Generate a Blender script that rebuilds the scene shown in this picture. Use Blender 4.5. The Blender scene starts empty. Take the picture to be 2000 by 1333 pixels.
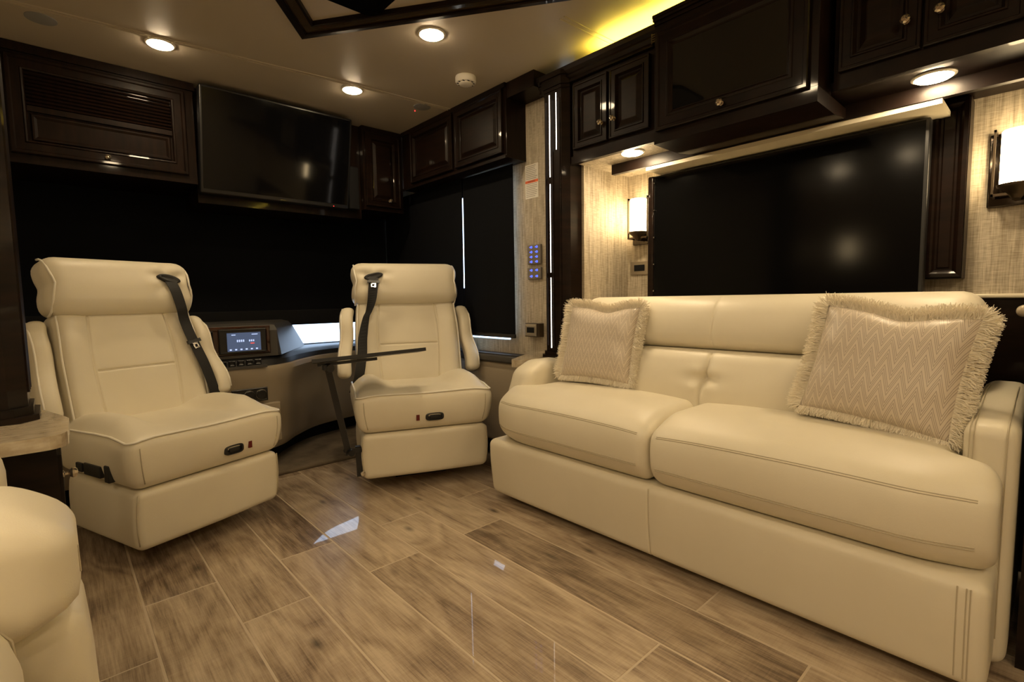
import bpy, bmesh, math, random
from mathutils import Vector, Matrix
random.seed(7)
PI = math.pi
S = bpy.context.scene
COL = S.collection

# ------------------------------------------------------------------ camera
cd = bpy.data.cameras.new('camera'); cam = bpy.data.objects.new('camera', cd); COL.objects.link(cam)
yw, pt, rl = math.radians(42.4), math.radians(-4.7), math.radians(0.9)
Fw = Vector((math.sin(yw)*math.cos(pt), math.cos(yw)*math.cos(pt), math.sin(pt)))
Rt = Vector((math.cos(yw), -math.sin(yw), 0)); Up = Rt.cross(Fw)
R2 = Rt*math.cos(rl) - Up*math.sin(rl); U2 = Up*math.cos(rl) + Rt*math.sin(rl)
cam.matrix_world = Matrix(((R2.x, U2.x, -Fw.x, 0), (R2.y, U2.y, -Fw.y, 0), (R2.z, U2.z, -Fw.z, 0.95), (0, 0, 0, 1)))
cd.sensor_width = 36; cd.lens = 980/2000*36; cd.clip_start = 0.02
S.camera = cam
# ------------------------------------------------------------------ world, exposure
w = bpy.data.worlds.new('sky'); S.world = w; w.use_nodes = True
w.node_tree.nodes['Background'].inputs[0].default_value = (0.62, 0.78, 1.0, 1)
w.node_tree.nodes['Background'].inputs[1].default_value = 5.0
S.view_settings.view_transform = 'Standard'; S.view_settings.look = 'None'
S.view_settings.gamma = 1; S.view_settings.use_curve_mapping = False
S.view_settings.exposure = 0.0
WARM = (1.0, 0.77, 0.47)
LAMP = 182.0       # emission of a ceiling downlight lens
SCON = 24.0
COVE = 7.0
STRIP = 5.0

# ------------------------------------------------------------------ materials
def mat(name, col=(.5, .5, .5), rough=.5, metal=0, coat=0, coatr=.05, emit=None, es=0, bump=None, spec=.5, sheen=0, var=None, trans=0):
    m = bpy.data.materials.new(name); m.use_nodes = True
    nt = m.node_tree; b = nt.nodes['Principled BSDF']
    b.inputs['Base Color'].default_value = (*col, 1); b.inputs['Roughness'].default_value = rough
    b.inputs['Metallic'].default_value = metal; b.inputs['Coat Weight'].default_value = coat
    b.inputs['Coat Roughness'].default_value = coatr; b.inputs['Specular IOR Level'].default_value = spec
    b.inputs['Sheen Weight'].default_value = sheen; b.inputs['Transmission Weight'].default_value = trans
    if emit: b.inputs['Emission Color'].default_value = (*emit, 1); b.inputs['Emission Strength'].default_value = es
    if bump or var:
        tc = nt.nodes.new('ShaderNodeTexCoord')
    if bump:   # (scale, strength, distance)
        n = nt.nodes.new('ShaderNodeTexNoise'); n.inputs['Scale'].default_value = bump[0]; n.inputs['Detail'].default_value = 4
        nt.links.new(tc.outputs['Object'], n.inputs['Vector'])
        bp = nt.nodes.new('ShaderNodeBump'); bp.inputs['Strength'].default_value = bump[1]; bp.inputs['Distance'].default_value = bump[2]
        nt.links.new(n.outputs['Fac'], bp.inputs['Height']); nt.links.new(bp.outputs['Normal'], b.inputs['Normal'])
    if var:    # (scale vector, colour2)
        mp = nt.nodes.new('ShaderNodeMapping'); mp.inputs['Scale'].default_value = var[0]
        nt.links.new(tc.outputs['Object'], mp.inputs['Vector'])
        n2 = nt.nodes.new('ShaderNodeTexNoise'); n2.inputs['Scale'].default_value = 1; n2.inputs['Detail'].default_value = 5; n2.inputs['Roughness'].default_value = .6
        nt.links.new(mp.outputs[0], n2.inputs['Vector'])
        cr = nt.nodes.new('ShaderNodeValToRGB'); cr.color_ramp.elements[0].position = .35; cr.color_ramp.elements[1].position = .65
        cr.color_ramp.elements[0].color = (*col, 1); cr.color_ramp.elements[1].color = (*var[1], 1)
        nt.links.new(n2.outputs['Fac'], cr.inputs[0]); nt.links.new(cr.outputs[0], b.inputs['Base Color'])
    return m

M = {}
M['leather'] = mat('cream_leather', (.72, .66, .52), .42, bump=(420, .12, .002), var=((3, 3, 3), (.76, .70, .56)))
M['seam'] = mat('seam_thread', (.50, .44, .32), .6)
M['piping'] = mat('pale_piping', (.84, .80, .70), .4)
M['wood'] = mat('espresso_wood', (.0055, .003, .002), .42, coat=.19, coatr=.05, spec=.10, var=((6, 6, 45), (.013, .006, .0035)))
M['woodh'] = mat('espresso_wood_flat', (.0055, .003, .002), .42, coat=.19, coatr=.05, spec=.10, var=((45, 8, 8), (.013, .006, .0035)))
M['woodsat'] = mat('espresso_wood_satin', (.0055, .003, .002), .45, coat=.15, coatr=.3, spec=.2, var=((45, 8, 8), (.013, .006, .0035)))
M['gunmetal'] = mat('black_chrome', (.10, .085, .07), .1, metal=1)
M['black'] = mat('black_plastic', (.008, .008, .009), .35)
M['blackm'] = mat('matte_black', (.006, .006, .007), .8, spec=.2)
M['shade'] = mat('blackout_cloth', (.0045, .005, .007), .9, spec=.12, bump=(300, .1, .001))
M['screen'] = mat('television_glass', (.002, .002, .0025), .07, spec=.4)
M['matscreen'] = mat('satin_television_glass', (.002, .002, .0022), .12, spec=.16)
M['glass_black'] = mat('black_glass', (.003, .003, .003), .03, spec=.6)
M['chrome'] = mat('chrome', (.7, .68, .64), .12, metal=1)
M['nickel'] = mat('brushed_nickel', (.48, .44, .38), .3, metal=1)
M['bronze'] = mat('dark_bronze', (.10, .075, .05), .3, metal=.9)
M['crystal'] = mat('knob_crystal', (.55, .48, .38), .06, metal=.9)
M['ceiling'] = mat('ceiling_vinyl', (.47, .41, .325), .38, bump=(260, .2, .001), spec=.35)
M['white'] = mat('white_plastic', (.8, .76, .68), .4)
M['grey'] = mat('grey_plastic', (.26, .26, .26), .6)
M['panel_grey'] = mat('switch_panel_grey', (.20, .18, .16), .45)
M['dashbeige'] = mat('dash_beige', (.34, .28, .20), .5, bump=(300, .12, .001))
M['dashblack'] = mat('dash_black', (.016, .016, .017), .5, bump=(300, .15, .001))
M['dashgrey'] = mat('dash_charcoal', (.05, .046, .042), .5)
M['burl'] = mat('burl_trim', (.05, .012, .004), .15, coat=1, coatr=.03, var=((40, 40, 40), (.012, .004, .002)))
M['stone'] = mat('solid_surface_stone', (.50, .43, .32), .12, coat=.4, var=((25, 60, 60), (.36, .29, .20)))
M['carpet'] = mat('carpet_pile', (.30, .24, .17), .95, bump=(500, .9, .01), var=((9, 9, 9), (.21, .165, .115)), spec=.1)
M['grout'] = mat('tile_grout', (.52, .43, .32), .6)
M['belt'] = mat('belt_webbing', (.008, .008, .009), .6, bump=(600, .3, .001))
M['red'] = mat('red_rocker', (.12, .008, .006), .3)
M['white_trim'] = mat('cream_painted_trim', (.75, .68, .52), .4)
M['lens'] = mat('lamp_lens', (1, .95, .85), .4, emit=WARM, es=LAMP)
M['sconce'] = mat('lit_opal_glass', (1, .93, .8), .4, emit=(1.0, .74, .40), es=SCON)
M['strip'] = mat('white_light_strip', (1, 1, 1), .4, emit=(1, .90, .80), es=STRIP)
M['cove'] = mat('yellow_cove_strip', (1, .9, .4), .4, emit=(1, .74, .09), es=COVE*14)
M['blue'] = mat('blue_backlit_icons', (.1, .15, .8), .4, emit=(.07, .12, 1), es=1.6)
M['lcd'] = mat('lcd_backlight', (.05, .07, .12), .2, emit=(.09, .13, .24), es=.6)
M['lcdtext'] = mat('lcd_text', (.5, .6, .9), .2, emit=(.45, .6, 1), es=1.0)
M['lcdred'] = mat('lcd_red_mark', (.6, .1, .1), .2, emit=(.9, .12, .1), es=.7)
M['redled'] = mat('red_led', (.6, .02, .02), .2, emit=(1, .03, .03), es=4)
M['amberled'] = mat('amber_led', (.6, .2, .02), .2, emit=(1, .25, .05), es=2)
M['paper'] = mat('label_paper', (.78, .74, .66), .6)
M['orange'] = mat('label_orange', (.75, .13, .03), .6)
M['ink'] = mat('label_ink', (.30, .28, .25), .7)
M['inkblack'] = mat('label_black_ink', (.02, .02, .02), .7)
M['fringe'] = mat('pillow_fringe_thread', (.90, .83, .68), .6, sheen=.4)
M['plainwall'] = mat('plain_wall', (.66, .60, .50), .6)
M['leftwall'] = mat('dark_side_wall', (.10, .065, .04), .5)
M['mirror_bronze'] = mat('bronze_mirror', (.20, .14, .08), .12, metal=.8)

# window glass
m = bpy.data.materials.new('window_glass'); m.use_nodes = True
b = m.node_tree.nodes['Principled BSDF']; b.inputs['Transmission Weight'].default_value = 1; b.inputs['Roughness'].default_value = 0
b.inputs['IOR'].default_value = 1.01; b.inputs['Base Color'].default_value = (.9, .95, 1, 1); M['glass'] = m

def wallpaper():
    m = bpy.data.materials.new('linen_wallpaper'); m.use_nodes = True; nt = m.node_tree; b = nt.nodes['Principled BSDF']
    tc = nt.nodes.new('ShaderNodeTexCoord'); L = nt.links.new
    ns = []
    for sc in ((330, 330, 14), (30, 30, 500), (90, 90, 5)):
        mp = nt.nodes.new('ShaderNodeMapping'); mp.inputs['Scale'].default_value = sc; L(tc.outputs['Object'], mp.inputs[0])
        n = nt.nodes.new('ShaderNodeTexNoise'); n.inputs['Scale'].default_value = 1; n.inputs['Detail'].default_value = 2; L(mp.outputs[0], n.inputs[0]); ns.append(n)
    a = nt.nodes.new('ShaderNodeMath'); a.operation = 'ADD'; L(ns[0].outputs[0], a.inputs[0]); L(ns[1].outputs[0], a.inputs[1])
    a2 = nt.nodes.new('ShaderNodeMath'); a2.operation = 'ADD'; L(a.outputs[0], a2.inputs[0]); L(ns[2].outputs[0], a2.inputs[1])
    a3 = nt.nodes.new('ShaderNodeMath'); a3.operation = 'DIVIDE'; a3.inputs[1].default_value = 3; L(a2.outputs[0], a3.inputs[0])
    cr = nt.nodes.new('ShaderNodeValToRGB'); e = cr.color_ramp.elements
    e[0].position = .38; e[0].color = (.27, .22, .15, 1); e[1].position = .62; e[1].color = (.60, .53, .41, 1)
    L(a3.outputs[0], cr.inputs[0]); L(cr.outputs[0], b.inputs['Base Color']); b.inputs['Roughness'].default_value = .6
    bp = nt.nodes.new('ShaderNodeBump'); bp.inputs['Strength'].default_value = .3; bp.inputs['Distance'].default_value = .001
    L(a3.outputs[0], bp.inputs['Height']); L(bp.outputs[0], b.inputs['Normal'])
    return m
M['wallpaper'] = wallpaper()

def tilemat():
    m = bpy.data.materials.new('wood_look_tile'); m.use_nodes = True; nt = m.node_tree; b = nt.nodes['Principled BSDF']; L = nt.links.new
    def N(t, **k):
        n = nt.nodes.new(t)
        for a, v in k.items(): setattr(n, a, v)
        return n
    tc = N('ShaderNodeTexCoord'); oi = N('ShaderNodeObjectInfo')
    off = N('ShaderNodeMath', operation='MULTIPLY'); off.inputs[1].default_value = 37.0; L(oi.outputs['Random'], off.inputs[0])
    cx = N('ShaderNodeCombineXYZ'); L(off.outputs[0], cx.inputs[0]); L(off.outputs[0], cx.inputs[1]); L(off.outputs[0], cx.inputs[2])
    ad = N('ShaderNodeVectorMath', operation='ADD'); L(tc.outputs['Object'], ad.inputs[0]); L(cx.outputs[0], ad.inputs[1])
    def noise(sc, det=4, rgh=.6, dist=0):
        mp = N('ShaderNodeMapping'); mp.inputs['Scale'].default_value = sc; L(ad.outputs[0], mp.inputs[0])
        n = N('ShaderNodeTexNoise'); n.inputs['Scale'].default_value = 1; n.inputs['Detail'].default_value = det; n.inputs['Roughness'].default_value = rgh
        n.inputs['Distortion'].default_value = dist; L(mp.outputs[0], n.inputs[0]); return n
    # cathedral rings: a wave over slowly distorted coordinates
    big = noise((5.5, 1.3, 1), 2, .5, .4)
    mul = N('ShaderNodeMath', operation='MULTIPLY'); mul.inputs[1].default_value = 15; L(big.outputs[0], mul.inputs[0])
    frac = N('ShaderNodeMath', operation='PINGPONG'); frac.inputs[1].default_value = 1.0; L(mul.outputs[0], frac.inputs[0])
    fine = noise((120, 4.5, 1), 6, .7, .25)
    cross = noise((12, 210, 1), 3, .7)
    hair = noise((420, 16, 1), 2, .5)
    blot = noise((7, 2.2, 1), 4, .6, .6)
    # base tone
    cr = N('ShaderNodeValToRGB'); e = cr.color_ramp.elements
    e[0].position = .40; e[0].color = (.135, .092, .062, 1); e[1].position = .68; e[1].color = (.54, .44, .32, 1)
    mid = cr.color_ramp.elements.new(.53); mid.color = (.35, .265, .185, 1)
    s1 = N('ShaderNodeMath', operation='MULTIPLY'); s1.inputs[1].default_value = .42; L(blot.outputs[0], s1.inputs[0])
    s2 = N('ShaderNodeMath', operation='MULTIPLY_ADD'); s2.inputs[1].default_value = .40; L(fine.outputs[0], s2.inputs[0]); L(s1.outputs[0], s2.inputs[2])
    s3 = N('ShaderNodeMath', operation='MULTIPLY_ADD'); s3.inputs[1].default_value = .09; L(frac.outputs[0], s3.inputs[0]); L(s2.outputs[0], s3.inputs[2])
    s4 = N('ShaderNodeMath', operation='MULTIPLY_ADD'); s4.inputs[1].default_value = .10; L(cross.outputs[0], s4.inputs[0]); L(s3.outputs[0], s4.inputs[2])
    s4b = N('ShaderNodeMath', operation='MULTIPLY_ADD'); s4b.inputs[1].default_value = .16; L(hair.outputs[0], s4b.inputs[0]); L(s4.outputs[0], s4b.inputs[2])
    s4c = N('ShaderNodeMath', operation='SUBTRACT'); s4c.inputs[1].default_value = .08; L(s4b.outputs[0], s4c.inputs[0])
    s5 = N('ShaderNodeMath', operation='MULTIPLY_ADD'); s5.inputs[1].default_value = .10; L(oi.outputs['Random'], s5.inputs[0]); L(s4c.outputs[0], s5.inputs[2])
    s6 = N('ShaderNodeMath', operation='SUBTRACT'); s6.inputs[1].default_value = .015; L(s5.outputs[0], s6.inputs[0])
    L(s6.outputs[0], cr.inputs[0])
    # knots
    vp = N('ShaderNodeMapping'); vp.inputs['Scale'].default_value = (6, 2.6, 1); L(ad.outputs[0], vp.inputs[0])
    dn = N('ShaderNodeTexVoronoi'); dn.inputs['Scale'].default_value = 1; L(vp.outputs[0], dn.inputs[0])
    kr = N('ShaderNodeValToRGB'); k = kr.color_ramp.elements; k[0].position = .02; k[0].color = (.35, .35, .35, 1); k[1].position = .11; k[1].color = (1, 1, 1, 1)
    L(dn.outputs['Distance'], kr.inputs[0])
    mx = N('ShaderNodeMix', data_type='RGBA', blend_type='MULTIPLY'); mx.inputs[0].default_value = 1
    L(cr.outputs[0], mx.inputs[6]); L(kr.outputs[0], mx.inputs[7]); L(mx.outputs[2], b.inputs['Base Color'])
    b.inputs['Roughness'].default_value = .30; b.inputs['Coat Weight'].default_value = .55; b.inputs['Coat Roughness'].default_value = .018
    b.inputs['Specular IOR Level'].default_value = .4
    bp = N('ShaderNodeBump'); bp.inputs['Strength'].default_value = .5; bp.inputs['Distance'].default_value = .0012
    L(s4.outputs[0], bp.inputs['Height']); L(bp.outputs[0], b.inputs['Normal'])
    return m
M['tile'] = tilemat()

def chevmat():
    m = bpy.data.materials.new('chevron_satin'); m.use_nodes = True; nt = m.node_tree; b = nt.nodes['Principled BSDF']; L = nt.links.new
    tc = nt.nodes.new('ShaderNodeTexCoord'); sp = nt.nodes.new('ShaderNodeSeparateXYZ'); L(tc.outputs['UV'], sp.inputs[0])
    def Mth(op, a, bb=None, c=None):
        n = nt.nodes.new('ShaderNodeMath'); n.operation = op
        for i, v in enumerate((a, bb, c)):
            if v is None: continue
            if isinstance(v, (int, float)): n.inputs[i].default_value = v
            else: L(v, n.inputs[i])
        return n.outputs[0]
    tri = Mth('PINGPONG', Mth('MULTIPLY', sp.outputs[0], 18.0), 1.0)
    ph = Mth('ADD', Mth('MULTIPLY', sp.outputs[1], 30.0), Mth('MULTIPLY', tri, 5.4))
    fr = Mth('FRACT', ph)
    band = Mth('FRACT', Mth('DIVIDE', ph, 4.0))
    line = Mth('GREATER_THAN', fr, .58)
    wide = Mth('GREATER_THAN', band, .75)
    fac = Mth('MULTIPLY', line, Mth('SUBTRACT', 1.0, wide))
    mx = nt.nodes.new('ShaderNodeMix'); mx.data_type = 'RGBA'; L(fac, mx.inputs[0])
    mx.inputs[6].default_value = (.66, .58, .48, 1); mx.inputs[7].default_value = (.40, .335, .27, 1)
    L(mx.outputs[2], b.inputs['Base Color']); b.inputs['Roughness'].default_value = .38; b.inputs['Sheen Weight'].default_value = .15
    return m
M['chevron'] = chevmat()

# ------------------------------------------------------------------ object helpers
TF = {}
def thing(name, label, cat, loc=(0, 0, 0), rz=0, group=None):
    o = bpy.data.objects.new(name, None); COL.objects.link(o); o.empty_display_size = .1
    o.location = loc; o.rotation_euler = (0, 0, rz); o['label'] = label; o['category'] = cat
    if group: o['group'] = group
    TF[o.name] = Matrix.Translation(loc) @ Matrix.Rotation(rz, 4, 'Z')
    return o
def link(name, verts, faces, m, parent=None, local=False, smooth=False, label=None, uvs=None):
    me = bpy.data.meshes.new(name)
    if parent is not None and not local:
        I = TF[parent.name].inverted(); verts = [I @ Vector(v) for v in verts]
    me.from_pydata([tuple(v) for v in verts], [], faces); me.update()
    if uvs:
        ul = me.uv_layers.new(name='UVMap')
        for p in me.polygons:
            for li in p.loop_indices: ul.data[li].uv = uvs[me.loops[li].vertex_index]
    if smooth:
        for p in me.polygons: p.use_smooth = True
        if smooth != 'full':
            try: me.set_sharp_from_angle(angle=math.radians(smooth if smooth is not True else 40))
            except Exception: pass
    me.materials.append(m)
    o = bpy.data.objects.new(name, me); COL.objects.link(o)
    if parent is not None:
        o.parent = parent; TF[o.name] = TF[parent.name]
    else:
        TF[o.name] = Matrix.Identity(4)
    if label: o['label'] = label
    return o
def tag(o, label, cat, group=None):
    o['label'] = label; o['category'] = cat
    if group: o['group'] = group
    return o
def struct(o): o['kind'] = 'structure'; return o

class G:                                   # geometry collector
    def __init__(s): s.v = []; s.f = []; s.uv = None
    def add(s, vs, fs):
        n = len(s.v); s.v += [Vector(v) for v in vs]; s.f += [tuple(i+n for i in f) for f in fs]; return s
    def box(s, x0, x1, y0, y1, z0, z1):
        x0, x1 = sorted((x0, x1)); y0, y1 = sorted((y0, y1)); z0, z1 = sorted((z0, z1))
        return s.add([(x0,y0,z0),(x1,y0,z0),(x1,y1,z0),(x0,y1,z0),(x0,y0,z1),(x1,y0,z1),(x1,y1,z1),(x0,y1,z1)],
              [(0,3,2,1),(4,5,6,7),(0,1,5,4),(1,2,6,5),(2,3,7,6),(3,0,4,7)])
    def prism(s, pts, axis, a, b):         # closed polygon extruded on an axis; pts in the other two axes
        n = len(pts); A = []; B = []
        for p in pts:
            if axis == 0: A.append((a, p[0], p[1])); B.append((b, p[0], p[1]))
            elif axis == 1: A.append((p[0], a, p[1])); B.append((p[0], b, p[1]))
            else: A.append((p[0], p[1], a)); B.append((p[0], p[1], b))
        return s.add(A+B, [tuple(range(n))[::-1], tuple(range(n, 2*n))] + [(i, (i+1) % n, (i+1) % n+n, i+n) for i in range(n)])
    def tube(s, path, r, n=8, closed=False, caps=True):
        P = [Vector(p) for p in path]; m = len(P); vs = []; up = None
        for i, p in enumerate(P):
            if closed: t = P[(i+1) % m]-P[i-1]
            else: t = P[min(i+1, m-1)]-P[max(i-1, 0)]
            t.normalize()
            if up is None: up = t.orthogonal().normalized()
            up = (up - t*up.dot(t)); up = up.normalized() if up.length > 1e-6 else t.orthogonal().normalized()
            bn = t.cross(up); rr = r[i] if isinstance(r, (list, tuple)) else r
            for k in range(n):
                a = 2*PI*k/n; vs.append(p + up*math.cos(a)*rr + bn*math.sin(a)*rr)
        fs = []
        for i in range(m if closed else m-1):
            j = (i+1) % m
            for k in range(n): fs.append((i*n+k, i*n+(k+1) % n, j*n+(k+1) % n, j*n+k))
        if caps and not closed: fs += [tuple(range(n))[::-1], tuple(range((m-1)*n, m*n))]
        return s.add(vs, fs)
    def lathe(s, prof, c, axis=2, n=28):   # prof list of (r, h)
        vs = []; fs = []
        for r, h in prof:
            for k in range(n):
                a = 2*PI*k/n; u, v = r*math.cos(a), r*math.sin(a)
                d = {2: (u, v, h), 1: (u, h, -v), 0: (h, u, v)}[axis]
                vs.append((c[0]+d[0], c[1]+d[1], c[2]+d[2]))
        m = len(prof)
        for i in range(m-1):
            for k in range(n): fs.append((i*n+k, i*n+(k+1) % n, (i+1)*n+(k+1) % n, (i+1)*n+k))
        fs += [tuple(range(n))[::-1], tuple(range((m-1)*n, m*n))]
        return s.add(vs, fs)
    def obj(s, name, m, parent=None, **k): return link(name, s.v, s.f, m, parent, **k)

def axis_samples(a, b, r, n, extra=()):
    out = []; r = min(r, (b-a)/2*.999)
    for i in range(6): out.append(a + r*(1-math.cos(PI/2*i/5)) if i else a)
    k = max(1, n)
    for i in range(1, k): out.append(a+r+(b-a-2*r)*i/k)
    for i in range(5, -1, -1): out.append(b - r*(1-math.cos(PI/2*i/5)) if i else b)
    out += [e for e in extra if a < e < b]
    out = sorted(out); res = [out[0]]
    for o in out[1:]:
        if o-res[-1] > 1e-5: res.append(o)
    return res
def rbox(g, x0, x1, y0, y1, z0, z1, r, n=(4, 4, 4), f=None, ex=((), (), ())):
    """rounded box with dense faces; f deforms each vertex"""
    X = axis_samples(x0, x1, r, n[0], ex[0]); Y = axis_samples(y0, y1, r, n[1], ex[1]); Z = axis_samples(z0, z1, r, n[2], ex[2])
    rr = [min(r, (b-a)/2*.999) for a, b in ((x0, x1), (y0, y1), (z0, z1))]
    idx = {}; vs = []
    lo = (x0, y0, z0); hi = (x1, y1, z1)
    def V(i, j, k):
        key = (i, j, k)
        if key in idx: return idx[key]
        p = Vector((X[i], Y[j], Z[k]))
        q = Vector([min(max(p[a], lo[a]+rr[a]), hi[a]-rr[a]) for a in range(3)])
        d = p-q; e = Vector([d[a]/rr[a] for a in range(3)])
        if e.length > 1e-9:
            # push the cube corner shape onto the rounded one
            e.normalize(); p = q + Vector([e[a]*rr[a] for a in range(3)])
        if f: p = Vector(f(p))
        vs.append(p); idx[key] = len(vs)-1; return idx[key]
    fs = []; a, b, c = len(X)-1, len(Y)-1, len(Z)-1
    for i in range(a):
        for j in range(b):
            fs.append((V(i,j,0), V(i,j+1,0), V(i+1,j+1,0), V(i+1,j,0))); fs.append((V(i,j,c), V(i+1,j,c), V(i+1,j+1,c), V(i,j+1,c)))
    for i in range(a):
        for k in range(c):
            fs.append((V(i,0,k), V(i+1,0,k), V(i+1,0,k+1), V(i,0,k+1))); fs.append((V(i,b,k), V(i,b,k+1), V(i+1,b,k+1), V(i+1,b,k)))
    for j in range(b):
        for k in range(c):
            fs.append((V(0,j,k), V(0,j,k+1), V(0,j+1,k+1), V(0,j+1,k))); fs.append((V(a,j,k), V(a,j+1,k), V(a,j+1,k+1), V(a,j,k+1)))
    g.add(vs, fs); return g
def ss(a, b, x):
    t = min(max((x-a)/(b-a), 0), 1); return t*t*(3-2*t)
def gs(x, w): return math.exp(-(x/w)**2)

def ring_panel(O, U, V, N, w, h, prof, back=True, cap=True):
    """nested rectangles (inset, height): a mitred moulding with its middle closed"""
    O, U, V, N = map(Vector, (O, U, V, N)); vs = []; fs = []
    for ins, ht in prof:
        for a, b in ((ins, ins), (w-ins, ins), (w-ins, h-ins), (ins, h-ins)): vs.append(O+U*a+V*b+N*ht)
    m = len(prof)
    for i in range(m-1):
        for k in range(4): fs.append((i*4+k, i*4+(k+1) % 4, (i+1)*4+(k+1) % 4, (i+1)*4+k))
    if cap: fs.append(tuple(range((m-1)*4, m*4)))
    if back: fs.append((3, 2, 1, 0))
    return vs, fs
FRAME = [(0, 0), (0, .014), (.003, .018), (.012, .018), (.016, .014), (.044, .014), (.047, .018), (.053, .018), (.060, .008), (.064, .004), (.068, .004), (.068, .0)]
def door(parent, name, O, U, V, N, w, h, fw=1.0, infill='raised', knob=None, m=None, label=None):
    m = m or M['wood']
    fr = [(a*fw, b) for a, b in FRAME]
    vs, fs = ring_panel(O, U, V, N, w, h, fr, cap=False)
    d = link(name, vs, fs, m, parent, label=label)
    O, U, V, N = map(Vector, (O, U, V, N)); i = .066*fw
    O2 = O+U*i+V*i+N*.001
    if infill == 'raised':
        vs, fs = ring_panel(O2, U, V, N, w-2*i, h-2*i, [(0, 0), (0, .002), (.006, .003), (.022, .011), (.026, .012)])
        link('door_panel', vs, fs, m, d)
    elif infill == 'glass':
        vs, fs = ring_panel(O2, U, V, N, w-2*i, h-2*i, [(0, 0), (0, .003)])
        link('door_glass', vs, fs, M['glass_black'], d, label='black glass door panel')
    if knob:
        c = O+U*knob[0]+V*knob[1]+N*.016
        knob_on(c, N, d)
    return d
def knob_on(c, N, parent, s=1.0):
    g = G(); N = Vector(N)
    ax = 0 if abs(N.x) > .5 else 1; sg = N.x if ax == 0 else N.y
    g.lathe([(a*s, b*sg*s) for a, b in ((.009, 0), (.009, .002), (.004, .004), (.004, .010), (.009, .013), (.0125, .018), (.0125, .022), (.008, .027), (.002, .0285))], c, ax, 10)
    return g.obj('knob', M['crystal'], parent, label='faceted glass and metal knob')

# ================================================================== THE SETTING
# floor: grout bed with wood-look tiles laid in half-lapped rows
fl = struct(G().box(-1.3, 2.42, -2.0, 3.7, -.10, -.0012).obj('floor', M['grout']))
W_T, L_T, GR = .2045, 1.211, .0058
def tile_mesh(y0, y1, x0, x1):
    hx, hy = (x1-x0-GR)/2, (y1-y0-GR)/2; b = .0012
    vs = []
    for ins, z in ((0, -.008), (0, -b), (b, 0)):
        vs += [(-hx+ins, -hy+ins, z), (hx-ins, -hy+ins, z), (hx-ins, hy-ins, z), (-hx+ins, hy-ins, z)]
    fs = [(8, 9, 10, 11)]
    for r in (0, 4):
        for k in range(4): fs.append((r+k, r+(k+1) % 4, r+4+(k+1) % 4, r+4+k))
    me = bpy.data.meshes.new('tile'); me.from_pydata(vs, [], fs); me.materials.append(M['tile']); return me
cache = {}
for k in range(-7, 9):
    x0 = .152+W_T*k; x1 = x0+W_T
    if x0 < -1.3 or x1 > 2.4: continue
    j0 = 1.912 if k % 2 == 0 else 1.602
    for q in range(-3, 2):
        y0 = j0+L_T*q; y1 = y0+L_T; y0 = max(y0, -1.98); y1 = min(y1, 2.90)
        if y1-y0 < .05: continue
        key = (round(y1-y0, 3),)
        if key not in cache: cache[key] = tile_mesh(y0, y1, x0, x1)
        o = bpy.data.objects.new('tile', cache[key]); COL.objects.link(o); o.parent = fl
        o.location = ((x0+x1)/2, (y0+y1)/2, random.uniform(-.0004, .0002))

ce = G().box(-1.3, 2.42, -2.0, 3.72, 2.1, 2.18).obj('ceiling', M['ceiling']); struct(ce)
# seams between the padded ceiling panels: low welts
def welt(pts, nm='trim_1'):
    g = G()
    for o in (-.012, .012): g.tube([(x, y+o, 2.0995) for x, y in pts], .0035, 6)
    return struct(g.obj(nm, M['ceiling'], smooth=True))
welt([(-.45, 2.77), (.35, 2.69), (.8, 2.65), (1.28, 2.59), (1.95, 2.545)])
welt([(-.45, 1.46), (.1, 1.452)], 'trim_2'); welt([(1.62, 1.44), (2.3, 1.42)], 'trim_3')

# shell walls
struct(G().box(-1.34, -1.3, -2.0, 1.62, 0, 2.1).obj('wall_left', M['leftwall']))
struct(G().box(-1.3, 2.42, -2.04, -2.0, 0, 2.1).obj('wall_back', M['plainwall']))
struct(G().box(-1.3, -.45, 1.62, 1.66, 0, 2.1).obj('wall_left_return', M['leftwall']))
struct(G().box(-.49, -.45, 1.66, 3.72, 0, 2.1).obj('wall_left_cab', M['plainwall']))
# front wall with the windscreen opening X -.40..1.95, z .66..2.0
g = G(); g.box(-.45, 2.0, 3.64, 3.70, 0, .66); g.box(-.45, 2.0, 3.64, 3.70, 2.0, 2.1); g.box(-.45, -.40, 3.64, 3.70, .66, 2.0); g.box(1.95, 2.0, 3.64, 3.70, .66, 2.0)
wf = struct(g.obj('wall_front', M['dashblack']))
ws = struct(G().box(-.40, 1.95, 3.665, 3.675, .66, 2.0).obj('window_1', M['glass']))
# right cab wall X=2.0 with two openings
g = G()
Z0, Z1 = .712, 1.66
ys = [(1.83, 2.20, 0), (2.20, 2.72, 1), (2.72, 2.78, 0), (2.78, 3.40, 1), (3.40, 3.64, 0)]
for a, b_, op in ys:
    if op: g.box(2.0, 2.05, a, b_, 0, Z0); g.box(2.0, 2.05, a, b_, Z1, 2.1)
    else: g.box(2.0, 2.05, a, b_, 0, 2.1)
struct(g.obj('wall_right', M['wallpaper']))
struct(G().box(2.03, 2.036, 2.20, 2.72, Z0, Z1).obj('window_2', M['glass']))
struct(G().box(2.03, 2.036, 2.78, 3.40, Z0, Z1).obj('window_3', M['glass']))
# black pillar casing between the windows
g = G(); g.box(1.970, 2.0, 2.572, 2.62, 1.60, 1.72); g.box(1.970, 2.0, 2.572, 2.62, .66, 1.03)
struct(g.obj('trim_7', M['black']))
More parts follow.
